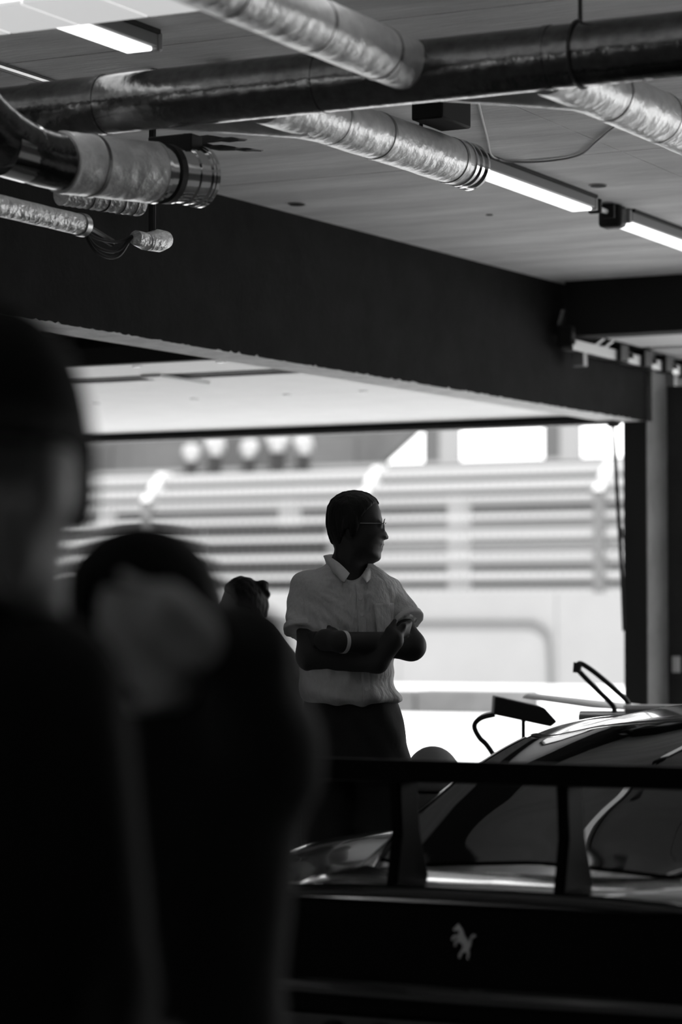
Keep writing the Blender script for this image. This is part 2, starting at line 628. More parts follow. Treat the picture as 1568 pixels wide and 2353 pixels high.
# dark advertising boards low behind the fence on the left
for k, (x0, x1) in enumerate(((-52, -46.1), (-46, -40.1), (-40, -34.1), (-34, -30.6))):
    o = MB().box(0, x1 - x0, 0, 0.12, 0, 1.72).build('track_board', 'board_dark', smooth=0)
    o.location = (x0, 58.2, 2.12)
    tag(o, ['leftmost', 'second', 'third', 'rightmost'][k] + ' dark horizontal board behind the debris fence', 'board', 'dark boards standing behind the debris fence')
bw = MB().box(-24, 24, 0, 0.4, 0, 2.12).build('board_plinth', 'kerb_grey', smooth=0)
bw.location = (-40, 58.1, 0)
tag(bw, 'plain concrete plinth hidden behind the pale barrier', 'plinth')

# grandstand
gs = thing('grandstand', 'stepped concrete grandstand rising behind the fence', 'grandstand', (-30, 62, 0))
for i in range(11):
    z1 = 1.6 + i * 0.46
    MB().box(-40, 34, i * 1.15, i * 1.15 + 1.2, 0, z1).build('step', 'stand_mid' if i % 2 else 'stand_light', gs, smooth=0)
    MB().box(-40, 34, i * 1.15 - 0.1, i * 1.15 + 0.3, z1, z1 + 0.12).build('seat_row', 'pillar_light', gs, smooth=0)
MB().box(-40, 34, 12.6, 14, 0, 6.3).build('deck', 'stand_light', gs, smooth=0)
for x in (-20, -14, -8.7, -3.1, 1.7, 7.1):
    MB().box(x - 0.22, x + 0.22, -1.2, -0.8, 0, 4.6).build('column', 'pillar_light', gs, smooth=0)
for k, x in enumerate((-36.0, -31.98, -28.0, -24.0)):
    t = thing('pillar', ['dark roof pillar of the grandstand left of the bright gap', 'dark roof pillar of the grandstand near the garage pier',
                         'dark roof pillar hidden behind the garage pier', 'dark roof pillar beyond the right wall'][k], 'pillar',
              (x, 75, 6.32), 0, 'roof pillars of the grandstand')
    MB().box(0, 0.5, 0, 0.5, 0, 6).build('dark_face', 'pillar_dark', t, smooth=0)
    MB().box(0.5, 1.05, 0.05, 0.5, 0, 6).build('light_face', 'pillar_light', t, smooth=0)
fb = thing('far_building', 'grey far building with a slanted end behind the spectators', 'building', (-50, 80, 0))
MB().prism([(-30, 0), (9.4, 0), (9.4, 6.3), (15.2, 10.9), (15.2, 13), (-30, 13)], 0, 0.5, lambda u, v, w_: (u, w_, v)).build('wall', 'facade', fb, smooth=0)
for i in range(7):
    MB().box(-12 + i * 3.2, -12 + i * 3.2 + 1.9, -0.08, 0, 6.6, 7.7).build('window', 'far_pane' if i % 2 else 'stand_mid', fb, smooth=0)

# ================================================================== CEILING SERVICES
# main dark wrapped duct across the bay
MD_Y, MD_Z, MD_R = 6.1, 2.752, 0.079
md = thing('main_duct', 'dark foil-wrapped main air duct running across under the ceiling', 'duct', (-1.6, MD_Y, MD_Z))
MB().tube([(-2.5, 0, 0), (-1.9, 0, 0), (-1.2, 0, 0), (0, 0, 0), (2.4, 0, 0), (4.8, 0, 0)], MD_R, 40).build('pipe', 'black_wrap', md)
for x in (-2.28, -1.62, -0.98, -0.2, 0.6, 1.5, 2.5):
    MB().tube([(x - 0.008, 0, 0), (x + 0.008, 0, 0)], MD_R + 0.0022, 40).build('wrap_joint', 'black_wrap', md)
MB().tube(bez([(-2.45, 0, 0), (-2.56, -0.02, -0.005), (-2.64, -0.09, -0.02), (-2.68, -0.2, -0.05), (-2.68, -0.6, -0.06)], 6), 0.076, 32).build(
    'elbow', 'black_wrap', md)
for x in (-0.9, 0.9, 2.8):
    h = MB().tube([(x, 0, MD_R - 0.01), (x, 0, CEIL - MD_Z)], 0.006, 8).build('hanger_rod', 'dark_steel', md)
    MB().tube([(x + 0.0, (MD_R + 0.004) * math.cos(a), (MD_R + 0.004) * math.sin(a)) for a in np.linspace(0, 2 * math.pi, 25)[:-1]],
              0.004, 6, closed=True).build('clamp', 'dark_steel', h)


def silver_duct(label, axis, rad, material='foil', joints=(), collar=None, cone=None, name='branch_duct', hang=()):
    """axis: list of world points, root at the first"""
    p0 = Vector(axis[0])
    t = thing(name, label, 'duct', p0, 0, 'silver foil branch ducts')
    P = [Vector(p) - p0 for p in axis]
    n = 22
    pts, rr = [], []
    L = (P[-1] - P[0]).length
    random.seed(int(L * 1000))
    for i in range(n + 1):
        pts.append(P[0].lerp(P[-1], i / n))
        rr.append(rad * (1 + random.uniform(-0.012, 0.012)))
    MB().tube(pts, rr, 36).build('pipe', material, t, smooth=60)
    d = (P[-1] - P[0]).normalized()
    for s in joints:
        c = P[0] + d * s
        MB().tube([c - d * 0.006, c + d * 0.006], rad * 1.025, 36).build('seam', 'steel', t)
    if cone:
        MB().tube([(-cone, -0.0, -0.01), (-0.12, 0.07, -0.018), (-0.004, 0.2, -0.006), (0, 0.32, 0)], [0.03, 0.055, 0.067, 0.066], 28).build('takeoff_sleeve', material, t, smooth=60)
    if collar:
        c = P[-1]
        q = c
        for k, (l, f_) in enumerate(((0.006, 1.05), (0.03, 0.97), (0.008, 1.04), (0.03, 0.97), (0.012, 1.06))):
            MB().tube([q, q + d * l], rad * f_, 40).build('collar_ring', 'chrome', t)
            q = q + d * l
    for (s, zt) in hang:
        c = P[0] + d * s
        MB().tube([c + Vector((0, 0, rad - 0.01)), Vector((c.x, c.y, CEIL - p0.z))], 0.006, 8).build('hanger_rod', 'dark_steel', t)
    return t


silver_duct('silver foil duct joining the main duct from the near side', [(-2.955, 3.6, 2.765), (-2.955, 6.04, 2.765)], 0.068,
            joints=(1.1, 1.55, 1.95, 2.3), hang=((0.6, 0), (1.8, 0)))
silver_duct('silver foil duct ending in a bright collar at the batten lamp', [(-3.41, 6.14, 2.735), (-3.38, 7.27, 2.735)], 0.068,
            joints=(0.36, 0.62, 1.08), collar=True, cone=0.42, hang=((0.9, 0),))
silver_duct('silver foil duct leaving the main duct at the right edge', [(-2.60, 6.12, 2.735), (-2.56, 8.4, 2.735)], 0.070,
            joints=(0.4, 0.75, 1.2), collar=True, cone=0.42, hang=((1.5, 0),))
# small dark junction box above the collared branch
o = MB().box(-0.05, 0.05, -0.10, 0.10, -0.02, 0.17).build('junction_box', 'black_paint', bevel=0.006)
o.location = (-3.33, 7.06, 2.83)
tag(o, 'black junction box on the ceiling above the collared duct', 'box')

# left group: stubby silver duct with chrome collar, dark elbow, small pipes
ld = silver_duct('stubby silver duct with polished collar hanging at the left', [(-3.885, 5.9, 2.566), (-3.797, 6.203, 2.578)], 0.083,
                 joints=(0.10,), name='stub_duct')
dv = (Vector((-3.748, 6.363, 2.586)) - Vector((-3.797, 6.203, 2.578))).normalized()
q = Vector((-3.797, 6.203, 2.578)) - Vector((-3.885, 5.9, 2.566))
for l, f_, m in ((0.012, 1.02, 'chrome'), (0.035, 0.90, 'chrome'), (0.02, 0.98, 'rubber'), (0.012, 0.96, 'chrome'), (0.04, 0.92, 'chrome'),
                 (0.012, 0.97, 'chrome'), (0.03, 0.93, 'chrome'), (0.01, 0.99, 'chrome'), (0.012, 1.02, 'chrome')):
    MB().tube([q, q + dv * l], 0.083 * f_, 40).build('collar_ring', m, ld)
    q = q + dv * l
MB().tube(bez([(0.0, 0.0, 0), (-0.03, -0.1, 0.01), (-0.06, -0.2, 0.05), (-0.08, -0.32, 0.12), (-0.1, -0.4, 0.2)], 5), 0.075, 28).build('elbow', 'black_wrap', ld)
MB().tube([(-0.06, -0.18, 0.02), (-0.035, -0.10, 0.012)], 0.079, 32).build('elbow_ring', 'chrome', ld)
MB().box(0.02, 0.16, 0.40, 0.46, 0.02, 0.13).build('hanger_plate', 'black_paint', ld, bevel=0.004)

# torn sheet strips above the stub duct
for k, (a, b, w_, lab) in enumerate((((-3.83, 6.42, 2.71), (-3.67, 6.50, 2.705), 0.03, 'dark torn sheet strip above the stub duct, upper one'),
                                     ((-3.80, 6.44, 2.69), (-3.63, 6.52, 2.675), 0.022, 'dark torn sheet strip above the stub duct, lower one'))):
    a, b = Vector(a), Vector(b)
    L = b - a
    m = MB()
    n = 8
    rows = []
    for i in range(n + 1):
        t = i / n
        c = L * t
        ww = w_ * (1 - 0.75 * t) * (1 + 0.25 * math.sin(i * 2.3))
        rows.append([(c.x, c.y, c.z - ww * 0.5), (c.x - 0.004, c.y + 0.02, c.z + ww * 0.5)])
    o = m.grid(rows).build('sheet_strip', 'dark_steel', smooth=0, solid=0.003)
    o.location = a
    tag(o, lab, 'strip', 'torn sheet strips by the duct')

# thin foil pipes at the left
t = thing('foil_pipe', 'thin foil-wrapped pipe low at the left edge', 'pipe', (-4.2, 6.49, 2.5))
random.seed(8)
MB().tube([(-0.02 * (1 - i / 30), -2.4 + i * 0.08, 0) for i in range(31)], [0.030 * random.uniform(0.95, 1.05) for i in range(31)], 20).build(
    'pipe', 'foil_crumpled', t, smooth=60)
MB().tube(bez([(0, 0.006, 0), (-0.004, 0.08, -0.012), (0.0, 0.16, -0.03)], 5), 0.012, 10).build('bare_pipe', 'dark_steel', t)
MB().tube([(0, -0.02, 0), (0.0, 0.005, 0)], 0.034, 20).build('end_ring', 'steel', t)
t2 = thing('foil_pipe', 'short crumpled foil sleeve at the end of the dark hanging cable', 'pipe', (-4.14, 6.683, 2.485))
MB().tube([(0, 0, 0), (0.0, 0.05, -0.004)], [0.022, 0.026], 16).build('sleeve', 'foil_crumpled', t2)
MB().tube([(0, 0.06, -0.004), (0.005, 0.12, 0.006), (0.006, 0.16, 0.014)], [0.026, 0.034, 0.026], 16).build('sleeve', 'foil_crumpled', t2)
MB().tube([(-0.005, 0.10, 0.03), (-0.005, 0.10, 0.3), (-0.0, 0.10, CEIL - 2.485)], 0.011, 8).build('hanger_rod', 'black_paint', t2)
t3 = thing('foil_pipe', 'short ribbed foil stub under the stubby silver duct', 'pipe', (-4.075, 6.353, 2.553))
random.seed(4)
MB().tube([(0.0035 * i, 0.0108 * i, 0.0) for i in range(-10, 16)], [0.036 * (1 + 0.03 * (-1) ** i) for i in range(-10, 16)], 24).build(
    'pipe', 'foil_crumpled', t3, smooth=60)
for i in (-2, 3, 8, 12):
    c = Vector((0.0035 * i, 0.0108 * i, 0))
    MB().tube([c, c + Vector((0.0006, 0.0018, 0))], 0.0385, 24).build('rib', 'dark_steel', t3)
MB().tube([(0.0, -0.03, 0.03), (0.04, -0.05, 0.075)], 0.006, 8).build('hanger_rod', 'dark_steel', t3)
cb = MB()
for k, dz in enumerate((-0.045, -0.06, -0.02)):
    cb.tube(bez([(0, 0, 0), (0.01, 0.06, dz), (0.03, 0.14, dz * 1.1), (0.05, 0.19, 0.0)], 6), 0.005, 6)
o = cb.build('hanging_cable', 'rubber')
o.location = (-4.2, 6.49, 2.49)
tag(o, 'dark cables sagging between the two foil sleeves', 'cable')

# row of white boards near the camera at the top left, lit look added by emission
rb = thing('glowing_board_row', 'row of white boards across the near ceiling, brightened by added glow', 'ceiling board', (-3.3, 5.55, 2.86))
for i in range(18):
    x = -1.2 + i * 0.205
    MB().box(x + 0.002, x + 0.203, -0.14, 0.12, 0, 0.012).build('glowing_board', 'board_glow', rb, smooth=0, bevel=0.003)
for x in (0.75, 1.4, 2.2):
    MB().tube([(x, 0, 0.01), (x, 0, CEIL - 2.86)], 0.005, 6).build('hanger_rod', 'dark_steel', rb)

# conduit at the far left of the ceiling
o = MB().tube([(0, 0, 0), (0, 3.3, 0)], 0.012, 10).build('conduit', 'steel')
o.location = (-4.486, 3.5, 2.986)
tag(o, 'thin conduit pipe along the ceiling at the top left', 'conduit')

# batten lamps
LX = -3.91


def batten(loc, label, lit=True, group='tube battens'):
    t = thing('batten_lamp', label, 'lamp', loc, 0, group)
    MB().box(-0.041, 0.052, 0, 1.2, 0.012, 0.058).build('housing', 'lamp_housing', t, bevel=0.004)
    MB().box(-0.042, 0.042, 0.01, 1.19, 0.0, 0.013).build('diffuser', 'tube_light' if lit else 'plastic_grey', t, bevel=0.005)
    for y in (-0.03, 1.2):
        MB().box(-0.04, 0.052, y, y + 0.03, 0.004, 0.058).build('end_cap', 'plastic_grey', t, bevel=0.006)
    MB().box(0.046, 0.062, 0.0, 1.2, 0.048, 0.06).build('clip_rail', 'black_paint', t)
    return t


for y, lab in ((2.34, 'lit batten lamp over the foreground, out of the picture'), (5.14, 'lit batten lamp at the top left behind the glowing white boards'),
               (6.85, 'lit batten lamp mostly hidden behind the collared duct'), (8.36, 'lit batten lamp running on from the chrome duct collar'),
               (9.95, 'lit batten lamp at the right edge, last of its row')):
    batten((LX, y, 2.94), lab)
for y, lab in ((-0.6, 'rear'), (2.5, 'second'), (5.6, 'third'), (8.6, 'front')):  # unseen lamp row, added for reflections and fill light
    batten((-0.9, y, 2.94), lab + ' lit batten lamp of the added row right of the picture', group='added tube battens in the right row')
batten((LX, -0.7, 2.94), 'added lit batten lamp over the back of the garage')  # unseen lamp, added for more light on the foreground people
# plug link between the two battens
pl = thing('lamp_connector', 'short cable link with square plug between the batten lamps', 'connector', (LX + 0.02, 9.60, 2.965))
MB().tube([(0, 0, 0), (0.0, 0.2, 0.0)], 0.011, 8).build('link_tube', 'plastic_white', pl)
MB().box(-0.02, 0.03, 0.01, 0.035, -0.025, 0.03).build('clip', 'black_paint', pl, bevel=0.004)
MB().box(-0.02, 0.03, 0.15, 0.175, -0.025, 0.03).build('clip', 'black_paint', pl, bevel=0.004)
MB().box(-0.055, 0.045, 0.19, 0.265, -0.055, 0.033).build('plug', 'rubber', pl, bevel=0.018)
# ceiling roses and cable
for (x, y, lab) in ((-3.76, 9.345, 'small round ceiling cap right of the batten lamp'), (-4.97, 9.217, 'small round ceiling cap by the beam')):
    t = thing('round_vent', lab.replace('ceiling cap', 'vent disc in the ceiling'), 'vent', (x, y, CEIL), 0, 'round vent discs')
    MB().tube([(0, 0, -0.004), (0, 0, 0)], 0.036, 20).build('rim', 'panel_white', t)
    MB().tube([(0, 0, -0.006), (0, 0, -0.003)], 0.030, 20).build('hole', 'gap_black', t)
for (x, y, lab) in ((-4.42, 9.82, 'tiny dark anchor hole in the ceiling near the beam'), (-4.05, 10.3, 'tiny dark anchor hole in the ceiling farther back'),
                    (-3.95, 8.0, 'tiny dark anchor hole by the collared duct')):
    o = MB().tube([(0, 0, -0.003), (0, 0, 0)], 0.014, 12).build('anchor_hole', 'gap_black')
    o.location = (x, y, CEIL)
    tag(o, lab, 'anchor', 'anchor holes in the ceiling')
cp = bez([(-3.30, 7.2, 0), (-3.70, 8.2, 0), (-3.85, 8.60, 0), (-3.77, 8.74, 0), (-3.58, 8.70, 0), (-3.40, 8.45, 0), (-3.27, 8.26, 0), (-3.0, 7.9, 0)], 8)
o = MB().tube([(x + 3.3, y - 7.2, 0) for x, y, _ in cp], 0.004, 6).build('ceiling_cable', 'plastic_grey')
o.location = (-3.3, 7.2, CEIL - 0.006)
tag(o, 'thin grey cable curving across the ceiling slab', 'cable')

# pull cord at the door jamb
cp = bez([(-5.10, 12.86, 2.41), (-5.085, 12.86, 2.1), (-5.072, 12.86, 1.88), (-5.056, 12.86, 1.59), (-5.046, 12.86, 1.33), (-5.05, 12.86, 1.6), (-5.085, 12.86, 2.2), (-5.105, 12.86, 2.41)], 8)
cd = thing('pull_cord', 'thin dark pull cord hanging beside the pier', 'cord', (-5.1, 12.86, 1.33))
MB().tube([(x + 5.1, 0, z - 1.33) for x, y, z in cp], 0.007, 6).build('cord', 'rubber', cd)
MB().box(-0.025, 0.03, -0.02, 0.02, 1.04, 1.08).build('pulley', 'black_paint', cd, bevel=0.006)
MB().tube([(0.04, 0, 0.52), (0.043, 0, 0.47)], 0.014, 10).build('knot', 'rubber', cd)

# ================================================================== THE BLACK CAR
CX, CY = -2.52, 5.46
car = thing('sports_car', 'glossy dark sports car with black rear wing, seen from behind', 'car', (CX, CY, 0))


def cat1(keys, vals, x):
    """smooth (Catmull) interpolation"""
    k = np.array(keys, float)
    v = np.array(vals, float)
    i = int(np.clip(np.searchsorted(k, x) - 1, 0, len(k) - 2))
    t = (x - k[i]) / (k[i + 1] - k[i])
    m = []
    for j in (i, i + 1):
        a, b = max(j - 1, 0), min(j + 1, len(k) - 1)
        m.append((v[b] - v[a]) / (k[b] - k[a]))
    h = k[i + 1] - k[i]
    return ((2 * t ** 3 - 3 * t ** 2 + 1) * v[i] + (t ** 3 - 2 * t ** 2 + t) * h * m[0] + (-2 * t ** 3 + 3 * t ** 2) * v[i + 1] + (t ** 3 - t ** 2) * h * m[1])


BY = [0.0, 0.06, 0.2, 0.6, 1.0, 1.5, 2.2, 3.0, 3.6, 4.15, 4.45, 4.55]
BW = [0.83, 0.88, 0.93, 0.97, 0.98, 0.96, 0.93, 0.94, 0.96, 0.90, 0.72, 0.55]
BB = [0.36, 0.30, 0.22, 0.15, 0.13, 0.12, 0.12, 0.12, 0.13, 0.14, 0.18, 0.24]
BS = [0.56, 0.58, 0.60, 0.63, 0.65, 0.67, 0.68, 0.64, 0.62, 0.52, 0.42, 0.36]
BH = [0.68, 0.70, 0.725, 0.768, 0.79, 0.78, 0.74, 0.72, 0.745, 0.61, 0.47, 0.38]
BD = [0.745, 0.762, 0.768, 0.768, 0.76, 0.75, 0.73, 0.70, 0.66, 0.57, 0.47, 0.38]


def body_pt(y, u):
    w, b, s, h, d = [cat1(BY, A, y) for A in (BW, BB, BS, BH, BD)]
    pts = [(0.0, b), (0.5 * w, b), (0.90 * w, b + 0.01), (0.985 * w, b + 0.12), (1.0 * w, (b + s) / 2 + 0.03), (0.995 * w, s - 0.03),
           (0.94 * w, (s + h) / 2 + 0.02), (0.82 * w, h), (0.64 * w, min(h, d) - 0.04), (0.5 * w, d), (0.25 * w, d + 0.006), (0.0, d + 0.008)]
    P = bez([(p[0], p[1], 0) for p in pts], 5)
    f = abs(u) * (len(P) - 1)
    i = min(int(f), len(P) - 2)
    t = f - i
    return (math.copysign(P[i][0] + (P[i + 1][0] - P[i][0]) * t, u) if u else 0.0, y, P[i][1] + (P[i + 1][1] - P[i][1]) * t)


yy = [0, 0.02, 0.06, 0.12, 0.2, 0.3] + list(np.linspace(0.4, 4.3, 50)) + [4.4, 4.46, 4.5, 4.53, 4.55]
NU = 56
us = np.linspace(0, 1, NU)
G = []
for y in yy:
    half = [body_pt(y, u) for u in us]
    G.append([(-p[0], p[1], p[2]) for p in reversed(half)][:-1] + half)
mb = MB().grid(G)
n0 = len(G[0])
c0 = len(mb.v)
mb.v.append((0, -0.012, 0.56))
for j in range(n0 - 1):
    mb.f.append((j + 1, j, c0))
c1 = len(mb.v)
mb.v.append((0, 4.56, 0.32))
o_ = (len(G) - 1) * n0
for j in range(n0 - 1):
    mb.f.append((o_ + j, o_ + j + 1, c1))
mb.build('body', 'car_black', car, smooth=50)

GY = [0.30, 0.55, 0.9, 1.3, 1.7, 2.05, 2.4, 2.7, 3.05, 3.45]
GB = [0.46, 0.56, 0.64, 0.70, 0.74, 0.76, 0.77, 0.77, 0.74, 0.66]
GT = [0.36, 0.44, 0.50, 0.54, 0.565, 0.575, 0.575, 0.56, 0.53, 0.50]
GZ = [0.775, 0.83, 0.922, 1.025, 1.10, 1.136, 1.142, 1.118, 0.99, 0.705]


def cab_pt(y, u):
    wb, wt, zt = [cat1(GY, A, y) for A in (GB, GT, GZ)]
    zb = cat1(BY, BD, y) - 0.03
    hh = max(zt - zb, 0.005)
    pts = [(wb, zb), (wb - 0.25 * (wb - wt), zb + 0.33 * hh), (wb - 0.6 * (wb - wt), zb + 0.66 * hh), (wt + 0.01, zt - 0.16 * hh),
           (wt - 0.06, zt - 0.13 * hh - 0.012), (wt * 0.55, zt - 0.04 * hh - 0.010), (0.0, zt)]
    P = bez([(p[0], p[1], 0) for p in pts], 6)
    f = (1 - abs(u)) * (len(P) - 1)
    i = min(int(f), len(P) - 2)
    t = f - i
    return (math.copysign(P[i][0] + (P[i + 1][0] - P[i][0]) * t, u) if u else 0.0, y, P[i][1] + (P[i + 1][1] - P[i][1]) * t)


def cab_patch(name, material, y0, y1, u0, u1, ny=24, nu=30, off=0.0, trim=None, parent=None):
    rows = []
    for y in np.linspace(y0, y1, ny):
        row = []
        for u in np.linspace(u0, u1, nu):
            p = Vector(cab_pt(y, u))
            if off:
                e = 0.01
                a = Vector(cab_pt(min(y + e, 3.44), u)) - Vector(cab_pt(max(y - e, 0.31), u))
                b = Vector(cab_pt(y, min(u + e, 1))) - Vector(cab_pt(y, max(u - e, -1)))
                nrm = b.cross(a)
                if nrm.length > 1e-9:
                    nrm.normalize()
                if nrm.z < 0:
                    nrm = -nrm
                p = p + nrm * off
            row.append(tuple(p))
        rows.append(row)
    return MB().grid(rows).build(name, material, parent or car, smooth=60)


cab_patch('cabin', 'car_black', 0.30, 3.45, -1, 1, 64, 66)
cab_patch('rear_window', 'car_glass', 0.40, 1.62, -0.54, 0.54, 40, 30, 0.005)
cab_patch('windscreen', 'car_glass', 2.78, 3.42, -0.62, 0.62, 20, 30, 0.005)
for s in (-1, 1):
    cab_patch('side_window', 'car_glass', 1.55, 3.0, s * 0.66, s * 0.92, 50, 34, 0.007)
    cab_patch('roof_seam', 'car_carbon', 0.55, 2.75, s * 0.535, s * 0.555, 40, 3, 0.003)
cab_patch('roof_seam', 'car_carbon', 1.66, 1.70, -0.52, 0.52, 3, 30, 0.003)
# wing
sec = []
for i in range(15):
    a = i / 14
    sec.append((-0.02 + 0.24 * a, 0.0 - 0.012 * math.sin(a * math.pi) - 0.03 * a + 0.03 * (1 - math.sqrt(max(0, 1 - (1 - a) ** 2))) * 0))
up = [(0.0, 1.052), (0.06, 1.050), (0.14, 1.040), (0.20, 1.026), (0.235, 1.010)]
lo = [(0.225, 1.0), (0.15, 0.997), (0.08, 0.998), (0.02, 1.001), (0.0, 1.004)]
MB().prism(up + lo, -0.80, 0.80, lambda u, v, w_: (w_, u - 0.02, v)).build('wing', 'car_carbon', car, smooth=30)
for s in (-1, 1):
    MB().prism([(-0.05, 0.93), (0.26, 0.96), (0.26, 1.05), (-0.05, 1.075)], s * 0.80, s * 0.81, lambda u, v, w_: (w_, u, v)).build('wing_end_plate', 'car_carbon', car, smooth=0)
    MB().prism([(0.04, 0.76), (0.22, 0.76), (0.17, 0.88), (0.155, 1.0), (0.06, 1.0), (0.07, 0.88)], s * 0.205 - 0.014, s * 0.205 + 0.014,
               lambda u, v, w_: (w_, u, v)).build('wing_strut', 'car_carbon', car, smooth=0, bevel=0.006)
# tail: recessed panel, lip, lamps, emblem, bumper, diffuser, exhausts
MB().box(-0.72, 0.72, -0.018, 0.05, 0.47, 0.735).build('tail_panel', 'car_grille', car, bevel=0.015)
MB().tube([(x, -0.005 + 0.05 * (abs(x) / 0.8) ** 2, 0.757 - 0.06 * (abs(x) / 0.8) ** 3) for x in np.linspace(-0.8, 0.8, 25)], 0.016, 10).build(
    'tail_lip', 'car_black', car)
MB().tube([(x, -0.022 + 0.06 * (abs(x) / 0.85) ** 2, 0.535) for x in np.linspace(-0.84, 0.84, 25)], 0.022, 10).build('bumper', 'car_black', car)
for s in (-1, 1):
    for x in (0.60,):
        l = MB().tube([(s * x, -0.035, 0.62), (s * x, 0.02, 0.62)], 0.062, 28).build('tail_lamp', 'car_lamp', car)
        MB().tube([(s * x, -0.034 - 0.004, 0.62), (s * x, -0.03, 0.62)], 0.05, 28).build('lens', 'car_glass', l)
        MB().tube([(s * x + 0.062 * math.cos(a), -0.036, 0.62 + 0.062 * math.sin(a)) for a in np.linspace(0, 2 * math.pi, 29)[:-1]], 0.005, 6,
                  closed=True).build('lamp_ring', 'dark_steel', l)
    for x in (0.22, 0.34):
        MB().tube([(s * x, -0.03, 0.40), (s * x, 0.15, 0.40)], 0.045, 20).build('exhaust', 'dark_steel', car)
MB().box(-0.75, 0.75, 0.0, 0.5, 0.16, 0.30).build('diffuser', 'car_carbon', car, bevel=0.02)
for x in np.linspace(-0.6, 0.6, 7):
    MB().box(x - 0.006, x + 0.006, -0.02, 0.4, 0.14, 0.30).build('diffuser_fin', 'car_carbon', car, smooth=0)
# small chrome rearing-horse badge
horse = [(0.06, 1.02), (0.14, 1.10), (0.22, 1.17), (0.27, 1.24), (0.31, 1.16), (0.42, 1.08), (0.48, 0.95), (0.50, 0.82), (0.60, 0.70), (0.68, 0.58), (0.70, 0.62),
         (0.74, 0.78), (0.84, 0.88), (0.96, 0.84), (0.94, 0.78), (0.85, 0.80), (0.79, 0.70), (0.76, 0.52), (0.74, 0.40), (0.66, 0.32), (0.72, 0.20), (0.66, 0.04),
         (0.72, 0.0), (0.60, 0.0), (0.62, 0.18), (0.54, 0.28), (0.46, 0.22), (0.36, 0.12), (0.36, 0.02), (0.28, 0.0), (0.28, 0.14), (0.42, 0.34), (0.46, 0.46),
         (0.38, 0.54), (0.30, 0.60), (0.18, 0.54), (0.16, 0.42), (0.10, 0.42), (0.12, 0.60), (0.26, 0.70), (0.26, 0.74), (0.12, 0.72), (0.04, 0.62), (-0.02, 0.66),
         (0.08, 0.80), (0.28, 0.84), (0.30, 0.94), (0.24, 1.02), (0.12, 0.96)]
MB().prism([(u * 0.062 - 0.022, v * 0.062 - 0.036) for u, v in horse], 0, 0.006, lambda u, v, w_: (u, -0.026 + w_, 0.655 + v)).build('badge', 'steel', car, smooth=0)
# mirrors and wheels
for s in (-1, 1):
    mr = MB().box(s * 0.90 - 0.09, s * 0.90 + 0.09, 2.72, 2.84, 0.86, 0.97).build('mirror', 'car_black', car, bevel=0.03)
    MB().box(s * 0.80 - 0.06, s * 0.80 + 0.06, 2.76, 2.80, 0.80, 0.88).build('mirror_arm', 'car_carbon', mr, bevel=0.01)
for s in (-1, 1):
    for y in (0.97, 3.62):
        prof = [(0.20, -0.13), (0.30, -0.14), (0.325, -0.12), (0.335, -0.06), (0.335, 0.06), (0.325, 0.12), (0.30, 0.14), (0.20, 0.13)]
        m = MB()
        G2 = []
        for k in range(37):
            a = 2 * math.pi * k / 36
            G2.append([(s * 0.86 + t_, y + r_ * math.cos(a), 0.335 + r_ * math.sin(a)) for r_, t_ in prof + prof[:1]])
        wh = m.grid(G2).build('wheel', 'tyre', car)
        mm = MB().tube([(s * 0.86 - 0.09, y, 0.335), (s * 0.86 + 0.09, y, 0.335)], 0.205, 32)
        for k in range(5):
            a = 2 * math.pi * k / 5
            mm.tube([(s * 0.955, y, 0.335), (s * 0.96, y + 0.19 * math.cos(a), 0.335 + 0.19 * math.sin(a))], 0.022, 8)
        mm.build('rim', 'dark_steel', wh)

# ================================================================== TROLLEY AND THINGS BEYOND THE CAR
tr = thing('tool_trolley', 'grey-topped tool trolley standing beyond the dark car roof', 'trolley', (-3.75, 9.95, 0), R(22))
MB().box(-0.32, 0.45, -0.24, 0.24, 0.99, 1.015).build('top', 'plastic_grey', tr, bevel=0.006)
MB().box(-0.30, 0.43, -0.22, 0.22, 0.16, 0.985).build('body', 'plastic_dark', tr, bevel=0.01)
for k in range(4):
    dr = MB().box(-0.28, 0.41, -0.232, -0.22, 0.2 + k * 0.19, 0.37 + k * 0.19).build('drawer', 'plastic_dark', tr, bevel=0.004)
    MB().box(-0.2, 0.2, -0.245, -0.232, 0.33 + k * 0.19, 0.345 + k * 0.19).build('handle', 'steel', dr)
for sx in (-0.22, 0.37):
    for sy in (-0.16, 0.16):
        MB().tube([(sx, sy - 0.02, 0.08), (sx, sy + 0.02, 0.08)], 0.08, 20).build('castor', 'rubber', tr)
        MB().box(sx - 0.03, sx + 0.03, sy - 0.03, sy + 0.03, 0.1, 0.17).build('castor_fork', 'steel', tr)
lapt = thing('tilted_case', 'black tilted equipment case propped at the end of the trolley', 'case', (-4.2, 9.64, 0.0), R(27))
MB().prism([(-0.115, 1.083), (0.075, 1.04), (0.125, 0.985), (0.10, 0.965), (-0.12, 1.012)], -0.10, 0.10, lambda u, v, w_: (u, w_, v)).build('case_body', 'black_paint', lapt, smooth=0, bevel=0.006)
MB().box(-0.008, 0.008, -0.008, 0.008, 0.02, 1.0).build('stand_pole', 'dark_steel', lapt, smooth=0)
MB().box(-0.12, 0.12, -0.12, 0.12, 0.0, 0.03).build('stand_foot', 'dark_steel', lapt, bevel=0.005)
MB().tube(bez([(-0.11, 0, 1.01), (-0.165, 0, 0.995), (-0.19, 0, 0.965), (-0.17, 0, 0.92), (-0.13, 0, 0.875), (-0.02, 0, 0.7)], 6), 0.011, 8).build('hose', 'rubber', lapt)
o = MB().add([(-0.25, -0.02, 0.05), (0.02, 0.0, 0.012), (0.2, 0.05, 0.0), (0.2, 0.4, 0.012), (0.02, 0.36, 0.03), (-0.25, 0.3, 0.06)], [(0, 1, 4, 5), (1, 2, 3, 4)]).build(
    'white_sheet', 'paper', solid=0.004)
